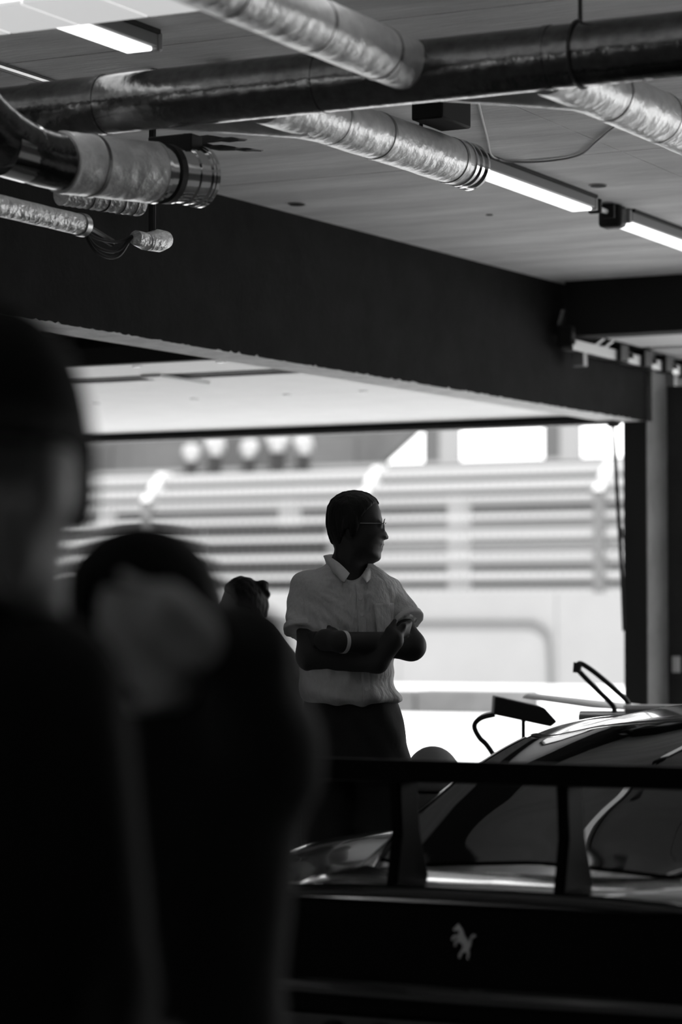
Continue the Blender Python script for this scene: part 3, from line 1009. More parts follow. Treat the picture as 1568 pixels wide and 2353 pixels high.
o.location = (-4.02, 9.85, 1.022)
o.rotation_euler = (0, 0, R(20))
tag(o, 'white sheet lying across the trolley end beside the black case', 'sheet')
cl = thing('cable_loop', 'looped dark cable standing up from the trolley', 'cable', (-3.895, 9.885, 1.015), R(27))
MB().tube(bez([(0.03, 0.0, 0.0), (0.03, 0.0, 0.04), (-0.02, 0, 0.09), (-0.09, 0, 0.15), (-0.14, 0, 0.185), (-0.16, 0, 0.19), (-0.165, 0, 0.17), (-0.13, 0.0, 0.13),
               (-0.08, 0, 0.08), (-0.03, 0, 0.03), (-0.02, 0, 0.0)], 6), 0.010, 8).build('cable', 'rubber', cl)
MB().tube([(-0.165, 0, 0.195), (-0.168, 0, 0.155)], 0.017, 10).build('cable_end', 'plastic_dark', cl)
for k, (x, y, sx, lab) in enumerate(((-3.74, 9.87, 0.12, 'long white box on the trolley by the pier'), (-3.55, 9.98, 0.06, 'small white box at the right edge on the trolley'))):
    t = thing('white_box', lab, 'box', (x, y, 1.015), R(24), 'white boxes on the trolley')
    MB().box(-sx, sx, -0.06, 0.06, 0, 0.016).build('box', 'plastic_grey', t, bevel=0.003)
    MB().box(-sx - 0.003, sx + 0.003, -0.063, 0.063, 0.016, 0.032).build('lid', 'plastic_white', t, bevel=0.003)

# wheel in a grey blanket on a stand, right behind the man's hip
ws = thing('wheel_stack', 'spare wheels stacked under a grey blanket behind the standing man', 'wheels', (-3.995, 8.565, 0), YAW)
for k in range(3):
    MB().tube([(0, 0, 0.0 + k * 0.26), (0, 0, 0.02 + k * 0.26), (0, 0, 0.05 + k * 0.26), (0, 0, 0.2 + k * 0.26), (0, 0, 0.235 + k * 0.26), (0, 0, 0.255 + k * 0.26)],
              [0.2, 0.26, 0.29, 0.29, 0.26, 0.2], 32).build('tyre', 'tyre', ws)
sdf_obj('blanket', lambda X, Y, Z: np.maximum(sd_ell(X, Y, Z, (-0.075, 0, 0.82), (0.10, 0.14, 0.115)), 0.78 - Z), (-0.3, -0.3, 0.7), (0.3, 0.3, 1.0), 0.012,
        'blanket_grey', ws)

# ================================================================== THE STANDING MAN
MS = 747.0


def mp(px, py, y=0.0):
    """outline units of the figure to metres in its own frame: x right, z up from the floor"""
    return ((px - 830) / MS, y, 1.35 - (py - 1440) / MS)


def m2(pts):
    return [(mp(a, b)[0], mp(a, b)[2]) for a, b in pts]


man = thing('person', 'man in light short-sleeved shirt standing with crossed arms, wearing glasses', 'person', (-3.768, 7.404, 0), YAW)
head_poly = m2([(768, 1262), (764, 1248), (757, 1228), (752, 1204), (752, 1185), (755, 1165), (763, 1150), (776, 1139), (792, 1132), (812, 1129), (832, 1131), (850, 1138),
                (863, 1148), (870, 1160), (875, 1173), (878, 1188), (880, 1198), (879, 1206), (881, 1212), (887, 1221), (893, 1231), (894, 1237), (890, 1240), (883, 1241),
                (882, 1245), (884, 1250), (882, 1255), (878, 1257), (881, 1260), (880, 1265), (876, 1268), (876, 1274), (877, 1281), (873, 1288), (862, 1294), (850, 1297),
                (841, 1303), (838, 1316), (840, 1370), (766, 1370), (765, 1300)])
hair_poly = m2([(764, 1252), (740, 1230), (740, 1150), (790, 1110), (850, 1118), (876, 1150), (872, 1160), (858, 1160), (845, 1172), (832, 1186), (826, 1208), (818, 1232), (806, 1236),
                (800, 1215), (790, 1222), (782, 1252)])


def f_head(X, Y, Z):
    d = sd_inflate(X, Y, Z, head_poly, 0.072, 0.076)
    for s in (-1, 1):
        d = smin(d, sd_ell(X, Y, Z, (mp(806, 0)[0], s * 0.078, mp(0, 1215)[2]), (0.018, 0.010, 0.032)), 0.006)
        d = smax(d, -sd_ell(X, Y, Z, (mp(877, 0)[0], s * 0.034, mp(0, 1205)[2]), (0.016, 0.016, 0.012)), 0.012)
        d = smin(d, sd_ell(X, Y, Z, (mp(870, 0)[0], s * 0.033, mp(0, 1206)[2]), (0.012, 0.013, 0.012)), 0.004)
    return d


# arms: his right arm is on the image left
S1, E1, W1 = mp(708, 1366, 0.0), mp(716, 1506, -0.10), mp(866, 1521, -0.185)
S2, E2, W2 = mp(893, 1380, 0.02), mp(943, 1484, -0.09), mp(784, 1474, -0.235)


def hand(d, X, Y, Z, wrist, palm_end, tips, thumb):
    d = smin(d, sd_caps(X, Y, Z, wrist, palm_end, 0.028, 0.034), 0.02)
    for (k, t) in tips:
        d2 = sd_caps(X, Y, Z, palm_end, k, 0.017, 0.0105)
        d2 = smin(d2, sd_caps(X, Y, Z, k, t, 0.0105, 0.008), 0.004)
        d = smin(d, d2, 0.006)
    d2 = smin(sd_caps(X, Y, Z, wrist, thumb[0], 0.018, 0.013), sd_caps(X, Y, Z, thumb[0], thumb[1], 0.012, 0.009), 0.005)
    return smin(d, d2, 0.008)


def f_skin(X, Y, Z):
    d = f_head(X, Y, Z)
    d = smin(d, sd_caps(X, Y, Z, mp(800, 1310, 0.01), mp(806, 1400, 0.0), 0.055, 0.09), 0.03)
    d = np.minimum(d, sd_ell(X, Y, Z, mp(808, 1450, 0.0), (0.12, 0.09, 0.17)))
    arm1 = smin(sd_caps(X, Y, Z, S1, E1, 0.040, 0.043), sd_caps(X, Y, Z, E1, W1, 0.045, 0.030), 0.02)
    pe = mp(900, 1470, -0.19)
    tips = [(mp(915 + 3 * k, 1452 - 8 * k + 10, -0.175), mp(934 + 2 * k, 1446 - 8 * k + 8, -0.135)) for k in range(4)]
    arm1 = hand(arm1, X, Y, Z, W1, pe, tips, (mp(893, 1448, -0.2), mp(905, 1428, -0.18)))
    arm2 = smin(sd_caps(X, Y, Z, S2, E2, 0.038, 0.041), sd_caps(X, Y, Z, E2, W2, 0.044, 0.030), 0.02)
    pe2 = mp(748, 1470, -0.19)
    tips2 = [(mp(730, 1458 + 7 * k, -0.155), mp(712, 1456 + 7 * k, -0.105)) for k in range(4)]
    arm2 = hand(arm2, X, Y, Z, W2, pe2, tips2, (mp(768, 1452, -0.19), mp(756, 1442, -0.165)))
    d = np.minimum(d, arm1)
    return np.minimum(d, arm2)


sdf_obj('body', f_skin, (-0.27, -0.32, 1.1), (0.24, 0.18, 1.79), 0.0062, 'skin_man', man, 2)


def f_hair(X, Y, Z):
    d = f_head(X, Y, Z) - 0.005 - 0.0015 * np.sin(X * 160 + Z * 40) * np.sin(Y * 190)
    return np.maximum(d, sd_poly(X[:, :1, :], Z[:, :1, :], hair_poly) + 0 * Y)


sdf_obj('hair', f_hair, (-0.14, -0.1, 1.58), (0.08, 0.1, 1.79), 0.0045, 'hair_man', man, 2)


def rows_px(rows):
    out = []
    for py, l, r, cy, hd in rows:
        out.append((1.35 - (py - 1440) / MS, ((l + r) / 2 - 830) / MS, (r - l) / 2 / MS, cy, hd))
    return out


shirt_rows = rows_px([(1282, 768, 842, 0.02, 0.055), (1300, 742, 862, 0.015, 0.075), (1316, 706, 888, 0.01, 0.09), (1335, 684, 908, 0.0, 0.105), (1370, 680, 915, -0.005, 0.122),
                      (1420, 684, 914, -0.01, 0.135), (1480, 690, 910, -0.012, 0.138), (1530, 689, 907, -0.012, 0.14), (1560, 686, 904, -0.012, 0.143),
                      (1585, 689, 912, -0.015, 0.148), (1600, 694, 920, -0.015, 0.148), (1608, 699, 921, -0.015, 0.142), (1616, 706, 908, -0.01, 0.128)])


def plane_cut(X, Y, Z, p, q):
    """distance beyond the point q along p->q"""
    n = np.array(q) - np.array(p)
    n = n / np.linalg.norm(n)
    return (X - q[0]) * n[0] + (Y - q[1]) * n[1] + (Z - q[2]) * n[2]


SL1a, SL1b = mp(704, 1350, 0.0), mp(699, 1452, -0.06)
SL2a, SL2b = mp(893, 1366, 0.02), mp(937, 1434, -0.04)


def f_sleeves(X, Y, Z, grow=0.0):
    d1 = sd_caps(X, Y, Z, SL1a, SL1b, 0.053 + grow, 0.0605 + grow)
    d1 = np.maximum(d1, plane_cut(X, Y, Z, SL1a, SL1b))
    d2 = sd_caps(X, Y, Z, SL2a, SL2b, 0.050 + grow, 0.054 + grow)
    d2 = np.maximum(d2, plane_cut(X, Y, Z, SL2a, SL2b))
    return d1, d2


def f_shirt(X, Y, Z):
    d = sd_torso(X, Y, Z, shirt_rows, 2.3)
    s1, s2 = f_sleeves(X, Y, Z)
    d = smin(smin(d, s1, 0.022), s2, 0.022)
    # folds
    low = np.clip((1.32 - Z) / 0.12, 0, 1)
    d = d + 0.0035 * np.sin(X * 70 + Z * 55 + 2 * np.sin(Z * 23)) * np.sin(Z * 34 - X * 20 + 1.3) + low * 0.004 * np.sin(X * 60 - Z * 25) \
        + 0.003 * np.sin(Z * 90 + X * 30) * np.clip((1.40 - Z) / 0.1, 0, 1)
    # armpit creases radiating from the shoulders
    d = d + 0.003 * np.sin(38 * np.arctan2(Z - 1.50, X + 0.21)) * np.clip(1 - np.abs(X + 0.10) / 0.1, 0, 1)
    # neck opening and the open V
    cut = sd_caps(X, Y, Z, mp(803, 1270, 0.01), mp(806, 1305, -0.03), 0.056, 0.050)
    cut = np.minimum(cut, sd_caps(X, Y, Z, mp(806, 1300, -0.06), mp(818, 1338, -0.16), 0.046, 0.010))
    return smax(d, -cut, 0.006)


sdf_obj('shirt', f_shirt, (-0.27, -0.2, 1.10), (0.2, 0.2, 1.58), 0.0058, 'linen', man, 2)


for k_, (pa_, pb_, lo_, hi_) in enumerate(((SL1a, SL1b, (-0.27, -0.16, 1.28), (-0.08, 0.06, 1.40)), (SL2a, SL2b, (0.02, -0.14, 1.28), (0.24, 0.1, 1.44)))):
    sdf_obj('sleeve_hem', lambda X, Y, Z: np.maximum(f_sleeves(X, Y, Z, 0.0035)[k_], -(plane_cut(X, Y, Z, pa_, pb_) + 0.021)), lo_, hi_, 0.005, 'linen_edge', man, 1)


def shirt_front(x, z):
    rows = sorted(shirt_rows)
    zz = [r[0] for r in rows]
    cx, hw, cy, hd = [float(np.interp(z, zz, [r[k] for r in rows])) for k in (1, 2, 3, 4)]
    k = max(0.0, 1 - abs((x - cx) / hw) ** 2.3) ** (1 / 2.3)
    return cy - hd * k


def front_patch(name, material, corners, off, nu=10, nv=14):
    """corners in outline units: top-left, top-right, bottom-right, bottom-left"""
    rows = []
    for j in range(nv + 1):
        row = []
        for i in range(nu + 1):
            u, v = i / nu, j / nv
            px = (corners[0][0] * (1 - u) + corners[1][0] * u) * (1 - v) + (corners[3][0] * (1 - u) + corners[2][0] * u) * v
            py = (corners[0][1] * (1 - u) + corners[1][1] * u) * (1 - v) + (corners[3][1] * (1 - u) + corners[2][1] * u) * v
            x, _, z = mp(px, py)
            row.append((x, shirt_front(x, z) - off, z))
        rows.append(row)
    return MB().grid(rows).build(name, material, man, smooth=60, solid=0.003)


front_patch('placket', 'linen', [(817, 1344), (834, 1344), (852, 1612), (834, 1612)], 0.006, 4, 30)
front_patch('chest_pocket', 'linen', [(858, 1388), (903, 1386), (905, 1455), (866, 1458)], 0.0075)
for py in (1375, 1412, 1580):
    x = (818 + (py - 1344) * 0.065 + 8 - 830) / MS
    z = 1.35 - (py - 1440) / MS
    y = shirt_front(x, z)
    MB().tube([(x, y - 0.013, z), (x, y - 0.009, z)], 0.006, 12).build('button', 'plastic_white', man)
# collar leaves
lf = [[mp(744, 1276, 0.03), mp(752, 1300, 0.03)], [mp(752, 1278, -0.03), mp(758, 1312, -0.04)], [mp(770, 1288, -0.075), mp(772, 1322, -0.10)],
      [mp(788, 1304, -0.095), mp(784, 1336, -0.135)], [mp(803, 1320, -0.11), mp(792, 1340, -0.145)]]
rt = [[mp(858, 1300, 0.03), mp(862, 1318, 0.03)], [mp(852, 1304, -0.03), mp(856, 1326, -0.05)], [mp(843, 1312, -0.075), mp(846, 1336, -0.115)],
      [mp(832, 1325, -0.105), mp(841, 1342, -0.14)]]
bk = [[mp(744, 1276, 0.03), mp(752, 1300, 0.03)], [mp(762, 1272, 0.085), mp(766, 1298, 0.09)], [mp(800, 1276, 0.10), mp(800, 1304, 0.11)], [mp(838, 1288, 0.085), mp(840, 1312, 0.09)],
      [mp(858, 1300, 0.03), mp(862, 1318, 0.03)]]
for g in (lf, rt, bk):
    g2 = [bez([r[0] for r in g], 5), bez([r[1] for r in g], 5)]
    mid = [tuple((np.array(a) + np.array(b)) / 2 + np.array([0, -0.004, 0.002])) for a, b in zip(*g2)]
    MB().grid([g2[0], mid, g2[1]]).build('collar', 'linen_edge', man, smooth=60, solid=0.004)
# wristband
a, b = np.array(W2), np.array(E2)
d_ = (b - a) / np.linalg.norm(b - a)
MB().tube([tuple(a + d_ * 0.0), tuple(a + d_ * 0.013)], 0.0345, 24).build('wristband', 'plastic_white', man)
# glasses
gx, gz = mp(884, 1207)[0], mp(884, 1207)[2]
gl = MB()
for s in (-1, 1):
    gl.tube([(gx + 0.001 - 0.004 * abs(math.cos(a)), s * 0.034 + 0.025 * math.cos(a), gz + 0.018 * math.sin(a)) for a in np.linspace(0, 2 * math.pi, 25)[:-1]], 0.0016, 6, closed=True)
    gl.tube([(gx - 0.003, s * 0.059, gz + 0.004), (gx - 0.03, s * 0.073, gz + 0.003), (mp(806, 0)[0], s * 0.080, gz + 0.004), (mp(800, 0)[0], s * 0.080, gz - 0.02)], 0.0016, 6)
gl.tube([(gx, -0.010, gz + 0.004), (gx + 0.004, 0, gz + 0.007), (gx, 0.010, gz + 0.004)], 0.0016, 6)
gfr = gl.build('glasses', 'steel', man)
for s in (-1, 1):
    MB().tube([(gx - 0.002, s * 0.034, gz), (gx - 0.0005, s * 0.034, gz)], 0.018, 20).build('lens', 'lens_glass', gfr)

trouser_rows = rows_px([(1596, 704, 910, -0.01, 0.12), (1625, 698, 918, -0.005, 0.128), (1690, 696, 934, 0.0, 0.135), (1745, 696, 938, 0.0, 0.135), (1790, 698, 936, 0.0, 0.13)])


def f_trousers(X, Y, Z):
    d = sd_torso(X, Y, Z, trouser_rows, 2.2)
    for hx, hy, kx, ky, fx, fy in ((752, 1770, 748, 2080, 746, 2400), (880, 1770, 874, 2080, 880, 2400)):
        leg = smin(sd_caps(X, Y, Z, mp(hx, hy), mp(kx, ky, -0.02), 0.088, 0.068), sd_caps(X, Y, Z, mp(kx, ky, -0.02), mp(fx, fy, 0.0), 0.068, 0.055), 0.03)
        d = smin(d, leg, 0.03)
    d = np.maximum(d, 0.05 - Z)
    return d + 0.003 * np.sin(Z * 45 + X * 30) * np.sin(X * 40 + Y * 35)


sdf_obj('trousers', f_trousers, (-0.26, -0.2, 0.03), (0.24, 0.2, 1.16), 0.01, 'trouser_dark', man, 2)
for fx in (746, 880):
    sx = mp(fx, 0)[0]
    sdf_obj('shoe', lambda X, Y, Z: np.maximum(smin(sd_ell(X, Y, Z, (sx + 0.02, -0.10, 0.035), (0.05, 0.13, 0.045)), sd_caps(X, Y, Z, (sx, 0.02, 0.05), (sx, 0.0, 0.10), 0.045, 0.045), 0.03), -Z + 0.001),
            (sx - 0.1, -0.26, -0.02), (sx + 0.12, 0.12, 0.17), 0.009, 'shoe_black', man, 1)

# ================================================================== SEATED WOMAN WITH A BUN
WS = 620.0


def wp(px, py, y=0.0):
    return ((px - 610) / WS, y, 1.35 - (py - 1440) / WS)


wom = thing('person', 'dark-clothed person with a hair bun sitting hunched behind the standing man', 'person', (-4.857, 8.761, 0), YAW)


def f_whead(X, Y, Z):
    d = sd_ell(X, Y, Z, wp(556, 1390), (0.080, 0.076, 0.092))
    d = smin(d, sd_caps(X, Y, Z, wp(530, 1420), wp(522, 1438), 0.05, 0.035), 0.03)          # jaw
    d = smin(d, sd_caps(X, Y, Z, wp(503, 1392), wp(496, 1408), 0.008, 0.012), 0.015)        # nose
    return d


def f_wskin(X, Y, Z):
    d = f_whead(X, Y, Z)
    d = smin(d, sd_caps(X, Y, Z, wp(570, 1410), wp(592, 1475), 0.05, 0.055), 0.03)
    for s in (-1, 1):
        fore = smin(sd_caps(X, Y, Z, wp(592, 1478, 0), wp(592, 1486, s * 0.13), 0.04, 0.04), sd_caps(X, Y, Z, wp(592, 1486, s * 0.13), wp(522, 1598, s * 0.19), 0.04, 0.04), 0.02)
        fore = smin(fore, sd_caps(X, Y, Z, wp(520, 1600, s * 0.19), wp(425, 1580, s * 0.10), 0.040, 0.028), 0.02)
        fore = smin(fore, sd_caps(X, Y, Z, wp(425, 1580, s * 0.10), wp(380, 1578, s * 0.07), 0.030, 0.034), 0.015)
        for k in range(4):
            fore = smin(fore, sd_caps(X, Y, Z, wp(378, 1570 + 6 * k, s * 0.07), wp(345, 1580 + 6 * k, s * 0.06), 0.010, 0.008), 0.005)
        fore = smin(fore, sd_caps(X, Y, Z, wp(400, 1570, s * 0.08), wp(375, 1552, s * 0.05), 0.012, 0.009), 0.006)
        d = np.minimum(d, fore)
    return d


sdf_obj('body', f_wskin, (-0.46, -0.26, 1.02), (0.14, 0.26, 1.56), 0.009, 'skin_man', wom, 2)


def f_whair(X, Y, Z):
    d = np.maximum(f_whead(X, Y, Z) - 0.012, sd_poly(X[:, :1, :], Z[:, :1, :], [(wp(x, y)[0], wp(x, y)[2]) for x, y in
                   ((520, 1310), (640, 1310), (640, 1440), (590, 1432), (575, 1400), (548, 1395), (530, 1368), (515, 1360))]) + 0 * Y)
    d = smin(d, sd_ell(X, Y, Z, wp(603, 1348), (0.026, 0.03, 0.027)), 0.006)
    d = smin(d, sd_ell(X, Y, Z, wp(616, 1366), (0.010, 0.018, 0.011)), 0.008)
    d = smin(d, sd_caps(X, Y, Z, wp(603, 1385), wp(606, 1412), 0.022, 0.012), 0.02)
    return d + 0.002 * np.sin(X * 150) * np.sin(Z * 140 + Y * 90)


sdf_obj('hair', f_whair, (-0.2, -0.12, 1.34), (0.06, 0.12, 1.56), 0.007, 'hair_dark', wom, 1)


def f_wtop(X, Y, Z):
    d = sd_caps(X, Y, Z, wp(596, 1482), wp(632, 1560), 0.085, 0.105, 1.35)
    d = smin(d, sd_caps(X, Y, Z, wp(632, 1560), wp(630, 1650), 0.105, 0.11, 1.35), 0.05)
    d = smin(d, sd_caps(X, Y, Z, wp(594, 1450), wp(596, 1475), 0.05, 0.07), 0.03)
    for s in (-1, 1):
        a = smin(sd_caps(X, Y, Z, wp(594, 1486, s * 0.14), wp(528, 1592, s * 0.20), 0.062, 0.052), sd_caps(X, Y, Z, wp(528, 1592, s * 0.20), wp(470, 1590, s * 0.15), 0.05, 0.042), 0.02)
        d = smin(d, a, 0.03)
    return d + 0.003 * np.sin(Z * 60 + X * 35)


sdf_obj('jacket', f_wtop, (-0.32, -0.3, 0.9), (0.2, 0.3, 1.46), 0.012, 'cloth_black', wom, 2)


def f_wlegs(X, Y, Z):
    d = sd_caps(X, Y, Z, wp(632, 1665, -0.09), wp(632, 1665, 0.09), 0.105, 0.105)
    for s in (-1, 1):
        a = sd_caps(X, Y, Z, wp(625, 1665, s * 0.09), wp(370, 1680, s * 0.10), 0.085, 0.062)
        a = smin(a, sd_caps(X, Y, Z, wp(370, 1680, s * 0.10), wp(400, 1950, s * 0.10), 0.06, 0.042), 0.03)
        d = smin(d, a, 0.03)
    return d


sdf_obj('trousers', f_wlegs, (-0.52, -0.26, 0.45), (0.16, 0.26, 1.14), 0.014, 'trouser_dark', wom, 2)
for s in (-1, 1):
    c = wp(385, 1985, s * 0.10)
    sdf_obj('shoe', lambda X, Y, Z: np.maximum(sd_ell(X, Y, Z, (c[0] - 0.03, c[1], c[2] + 0.02), (0.13, 0.045, 0.06)), c[2] - 0.02 - Z), (c[0] - 0.2, c[1] - 0.08, c[2] - 0.06),
            (c[0] + 0.14, c[1] + 0.08, c[2] + 0.12), 0.012, 'shoe_black', wom, 1)
st = thing('bar_stool', 'tall dark stool with slatted back under the seated person', 'stool', (-4.857, 8.761, 0), YAW)
MB().box(-0.18, 0.20, -0.19, 0.19, 0.815, 0.845).build('seat', 'black_paint', st, bevel=0.01)
for sx in (-0.16, 0.185):
    for sy in (-0.17, 0.17):
        MB().box(sx - 0.016, sx + 0.016, sy - 0.016, sy + 0.016, 0, 0.815).build('leg', 'black_paint', st, smooth=0)
for sy in (-0.17, 0.17):
    MB().box(-0.16, 0.185, sy - 0.012, sy + 0.012, 0.36, 0.39).build('stretcher', 'black_paint', st, smooth=0)
MB().box(-0.20, -0.15, -0.17, 0.17, 0.41, 0.44).build('foot_rest', 'black_paint', st, smooth=0)

fc = thing('flight_case', 'black flight case on castors beyond the tall stool', 'case', (-5.0, 9.62, 0), YAW)
MB().box(-0.42, 0.28, -0.25, 0.25, 0.10, 0.62).build('body', 'black_paint', fc, bevel=0.012)
MB().box(-0.42, 0.28, -0.25, 0.25, 0.63, 0.82).build('lid', 'black_paint', fc, bevel=0.012)
for x in (-0.25, 0.1):
    MB().box(x - 0.03, x + 0.03, -0.262, -0.25, 0.58, 0.68).build('latch', 'dark_steel', fc, bevel=0.004)
for x in (-0.36, 0.22):
    for y in (-0.19, 0.19):
        MB().tube([(x, y - 0.015, 0.05), (x, y + 0.015, 0.05)], 0.05, 18).build('castor', 'rubber', fc)

# ================================================================== BLURRED FOREGROUND PEOPLE
AS = 6200 / 2.6


def ap(px, py, y=0.0):
    return ((px - 10) / AS, y, 1.35 - (py - 1440) / AS)


pa = thing('person', 'blurred nearest person in dark cap at the left edge, face half cut off', 'person', (-1.483, 2.155, 0), YAW)


def f_ahead(X, Y, Z):
    d = sd_ell(X, Y, Z, ap(-5, 1010, 0), (0.078, 0.098, 0.115))
    d = smin(d, sd_caps(X, Y, Z, ap(10, 1180, -0.035), ap(25, 1295, -0.05), 0.066, 0.036), 0.03)
    d = smin(d, sd_caps(X, Y, Z, ap(45, 1120, -0.095), ap(55, 1180, -0.112), 0.008, 0.014), 0.012)
    d = smin(d, sd_ell(X, Y, Z, ap(35, 1240, -0.085), (0.024, 0.012, 0.010)), 0.01)
    for dx in (-55, 100):
        d = smax(d, -sd_ell(X, Y, Z, ap(dx, 1090, -0.098), (0.016, 0.014, 0.010)), 0.012)
    d = smin(d, sd_ell(X, Y, Z, ap(178, 1120, 0.02), (0.010, 0.018, 0.03)), 0.006)
    return d


def f_askin(X, Y, Z):
    d = f_ahead(X, Y, Z)
    d = smin(d, sd_caps(X, Y, Z, ap(0, 1200, 0.03), ap(-5, 1420, 0.05), 0.058, 0.062), 0.03)
    for s_ in (-1, 1):
        s = s_ * 0.62
        f = smin(sd_caps(X, Y, Z, (s * 0.17 - 0.03, 0.03, 1.27), (s * 0.23 - 0.03, -0.02, 1.00), 0.026, 0.025), sd_caps(X, Y, Z, (s * 0.23 - 0.03, -0.02, 1.00), (s * 0.20 - 0.03, -0.14, 0.80), 0.025, 0.024), 0.02)
        f = np.minimum(f, sd_caps(X, Y, Z, (0, 0.04, 1.3), (s * 0.17 - 0.03, 0.03, 1.27), 0.045, 0.03))
        f = smin(f, sd_caps(X, Y, Z, (s * 0.20 - 0.03, -0.14, 0.80), (s * 0.19 - 0.03, -0.18, 0.73), 0.03, 0.036), 0.015)
        for k in range(4):
            f = smin(f, sd_caps(X, Y, Z, (s * 0.19 + (k - 1.5) * 0.016 - 0.03, -0.185, 0.71), (s * 0.185 + (k - 1.5) * 0.015 - 0.03, -0.20, 0.65), 0.010, 0.008), 0.005)
        f = smin(f, sd_caps(X, Y, Z, (s * 0.17 - 0.03, -0.17, 0.76), (s * 0.14 - 0.03, -0.2, 0.70), 0.013, 0.009), 0.006)
        d = np.minimum(d, f)
    return d


sdf_obj('body', f_askin, (-0.32, -0.26, 0.62), (0.32, 0.18, 1.70), 0.012, 'skin', pa, 2)


def f_acap(X, Y, Z):
    d = np.maximum(f_ahead(X, Y, Z) - 0.012, 1.515 - 0.12 * Y - Z)
    brim = np.maximum(sd_ell(X, Y, Z, (ap(0, 0)[0], -0.09, 1.535), (0.08, 0.10, 0.012)), Y + 0.02)
    d = smin(d, brim, 0.01)
    side = np.maximum(f_ahead(X, Y, Z) - 0.008, np.maximum(-Y + 0.01, 1.44 - Z))
    return np.minimum(d, side)


sdf_obj('cap', f_acap, (-0.14, -0.24, 1.38), (0.14, 0.16, 1.68), 0.009, 'cloth_black', pa, 2)


def f_atop(X, Y, Z):
    X = (X + 0.03) / 0.62  # torso turned side-on
    d = sd_caps(X, Y, Z, (-0.10, 0.03, 1.27), (0.10, 0.03, 1.27), 0.10, 0.10)
    d = smin(d, sd_torso(X, Y, Z, [(0.82, 0, 0.20, 0.03, 0.13), (1.0, 0, 0.19, 0.03, 0.13), (1.2, 0, 0.205, 0.03, 0.125), (1.32, 0, 0.15, 0.03, 0.09)]), 0.05)
    d = smin(d, sd_caps(X, Y, Z, (0, 0.04, 1.32), (0, 0.04, 1.37), 0.085, 0.07), 0.03)
    for s in (-1, 1):
        d = smin(d, smin(sd_caps(X, Y, Z, (s * 0.175, 0.03, 1.28), (s * 0.23, -0.02, 1.00), 0.066, 0.060), sd_caps(X, Y, Z, (s * 0.23, -0.02, 1.00), (s * 0.20, -0.14, 0.80), 0.060, 0.048), 0.02), 0.03)
    return d


sdf_obj('jacket', f_atop, (-0.34, -0.22, 0.72), (0.34, 0.22, 1.46), 0.014, 'cloth_black', pa, 2)


def simple_legs(parent, h_hip, w):
    def f(X, Y, Z):
        d = sd_torso(X, Y, Z, [(h_hip - 0.12, 0, w, 0.03, 0.12), (h_hip, 0, w + 0.01, 0.03, 0.125), (h_hip + 0.1, 0, w - 0.01, 0.03, 0.12)])
        for s in (-1, 1):
            leg = smin(sd_caps(X, Y, Z, (s * 0.09, 0.03, h_hip - 0.05), (s * 0.095, 0.02, 0.46), 0.085, 0.062), sd_caps(X, Y, Z, (s * 0.095, 0.02, 0.46), (s * 0.10, 0.05, 0.06), 0.062, 0.05), 0.03)
            d = smin(d, leg, 0.03)
        return np.maximum(d, 0.05 - Z)
    sdf_obj('trousers', f, (-0.3, -0.16, 0.03), (0.3, 0.2, h_hip + 0.14), 0.016, 'trouser_dark', parent, 2)
    for s in (-1, 1):
        sdf_obj('shoe', lambda X, Y, Z: np.maximum(smin(sd_ell(X, Y, Z, (s * 0.105, -0.05, 0.035), (0.05, 0.13, 0.045)), sd_caps(X, Y, Z, (s * 0.10, 0.05, 0.05), (s * 0.10, 0.05, 0.10), 0.045, 0.045), 0.03), -Z + 0.001),
                (s * 0.105 - 0.1, -0.22, -0.02), (s * 0.105 + 0.1, 0.14, 0.17), 0.012, 'shoe_black', parent, 1)


simple_legs(pa, 0.86, 0.185)

BS_ = 6200 / 3.0


def bp_(px, py, y=0.0):
    return ((px - 340) / BS_, y, 1.35 - (py - 1440) / BS_)


pb = thing('person', 'blurred shorter dark-haired person in the left foreground, face dimly lit', 'person', (-1.572, 2.568, 0), YAW)


def f_bhead(X, Y, Z):
    d = sd_ell(X, Y, Z, bp_(325, 1400), (0.078, 0.092, 0.082))
    d = smin(d, sd_caps(X, Y, Z, bp_(365, 1450, -0.03), bp_(395, 1560, -0.05), 0.062, 0.034), 0.03)
    d = smin(d, sd_caps(X, Y, Z, bp_(425, 1420, -0.075), bp_(445, 1470, -0.09), 0.008, 0.013), 0.012)
    d = smin(d, sd_ell(X, Y, Z, bp_(415, 1525, -0.075), (0.02, 0.014, 0.009)), 0.01)
    for dx, yy_ in ((385, -0.085), (450, -0.05)):
        d = smax(d, -sd_ell(X, Y, Z, bp_(dx, 1410, yy_), (0.014, 0.014, 0.009)), 0.012)
    return d


BEL, BWR = bp_(560, 1500, -0.08), bp_(470, 1470, -0.15)


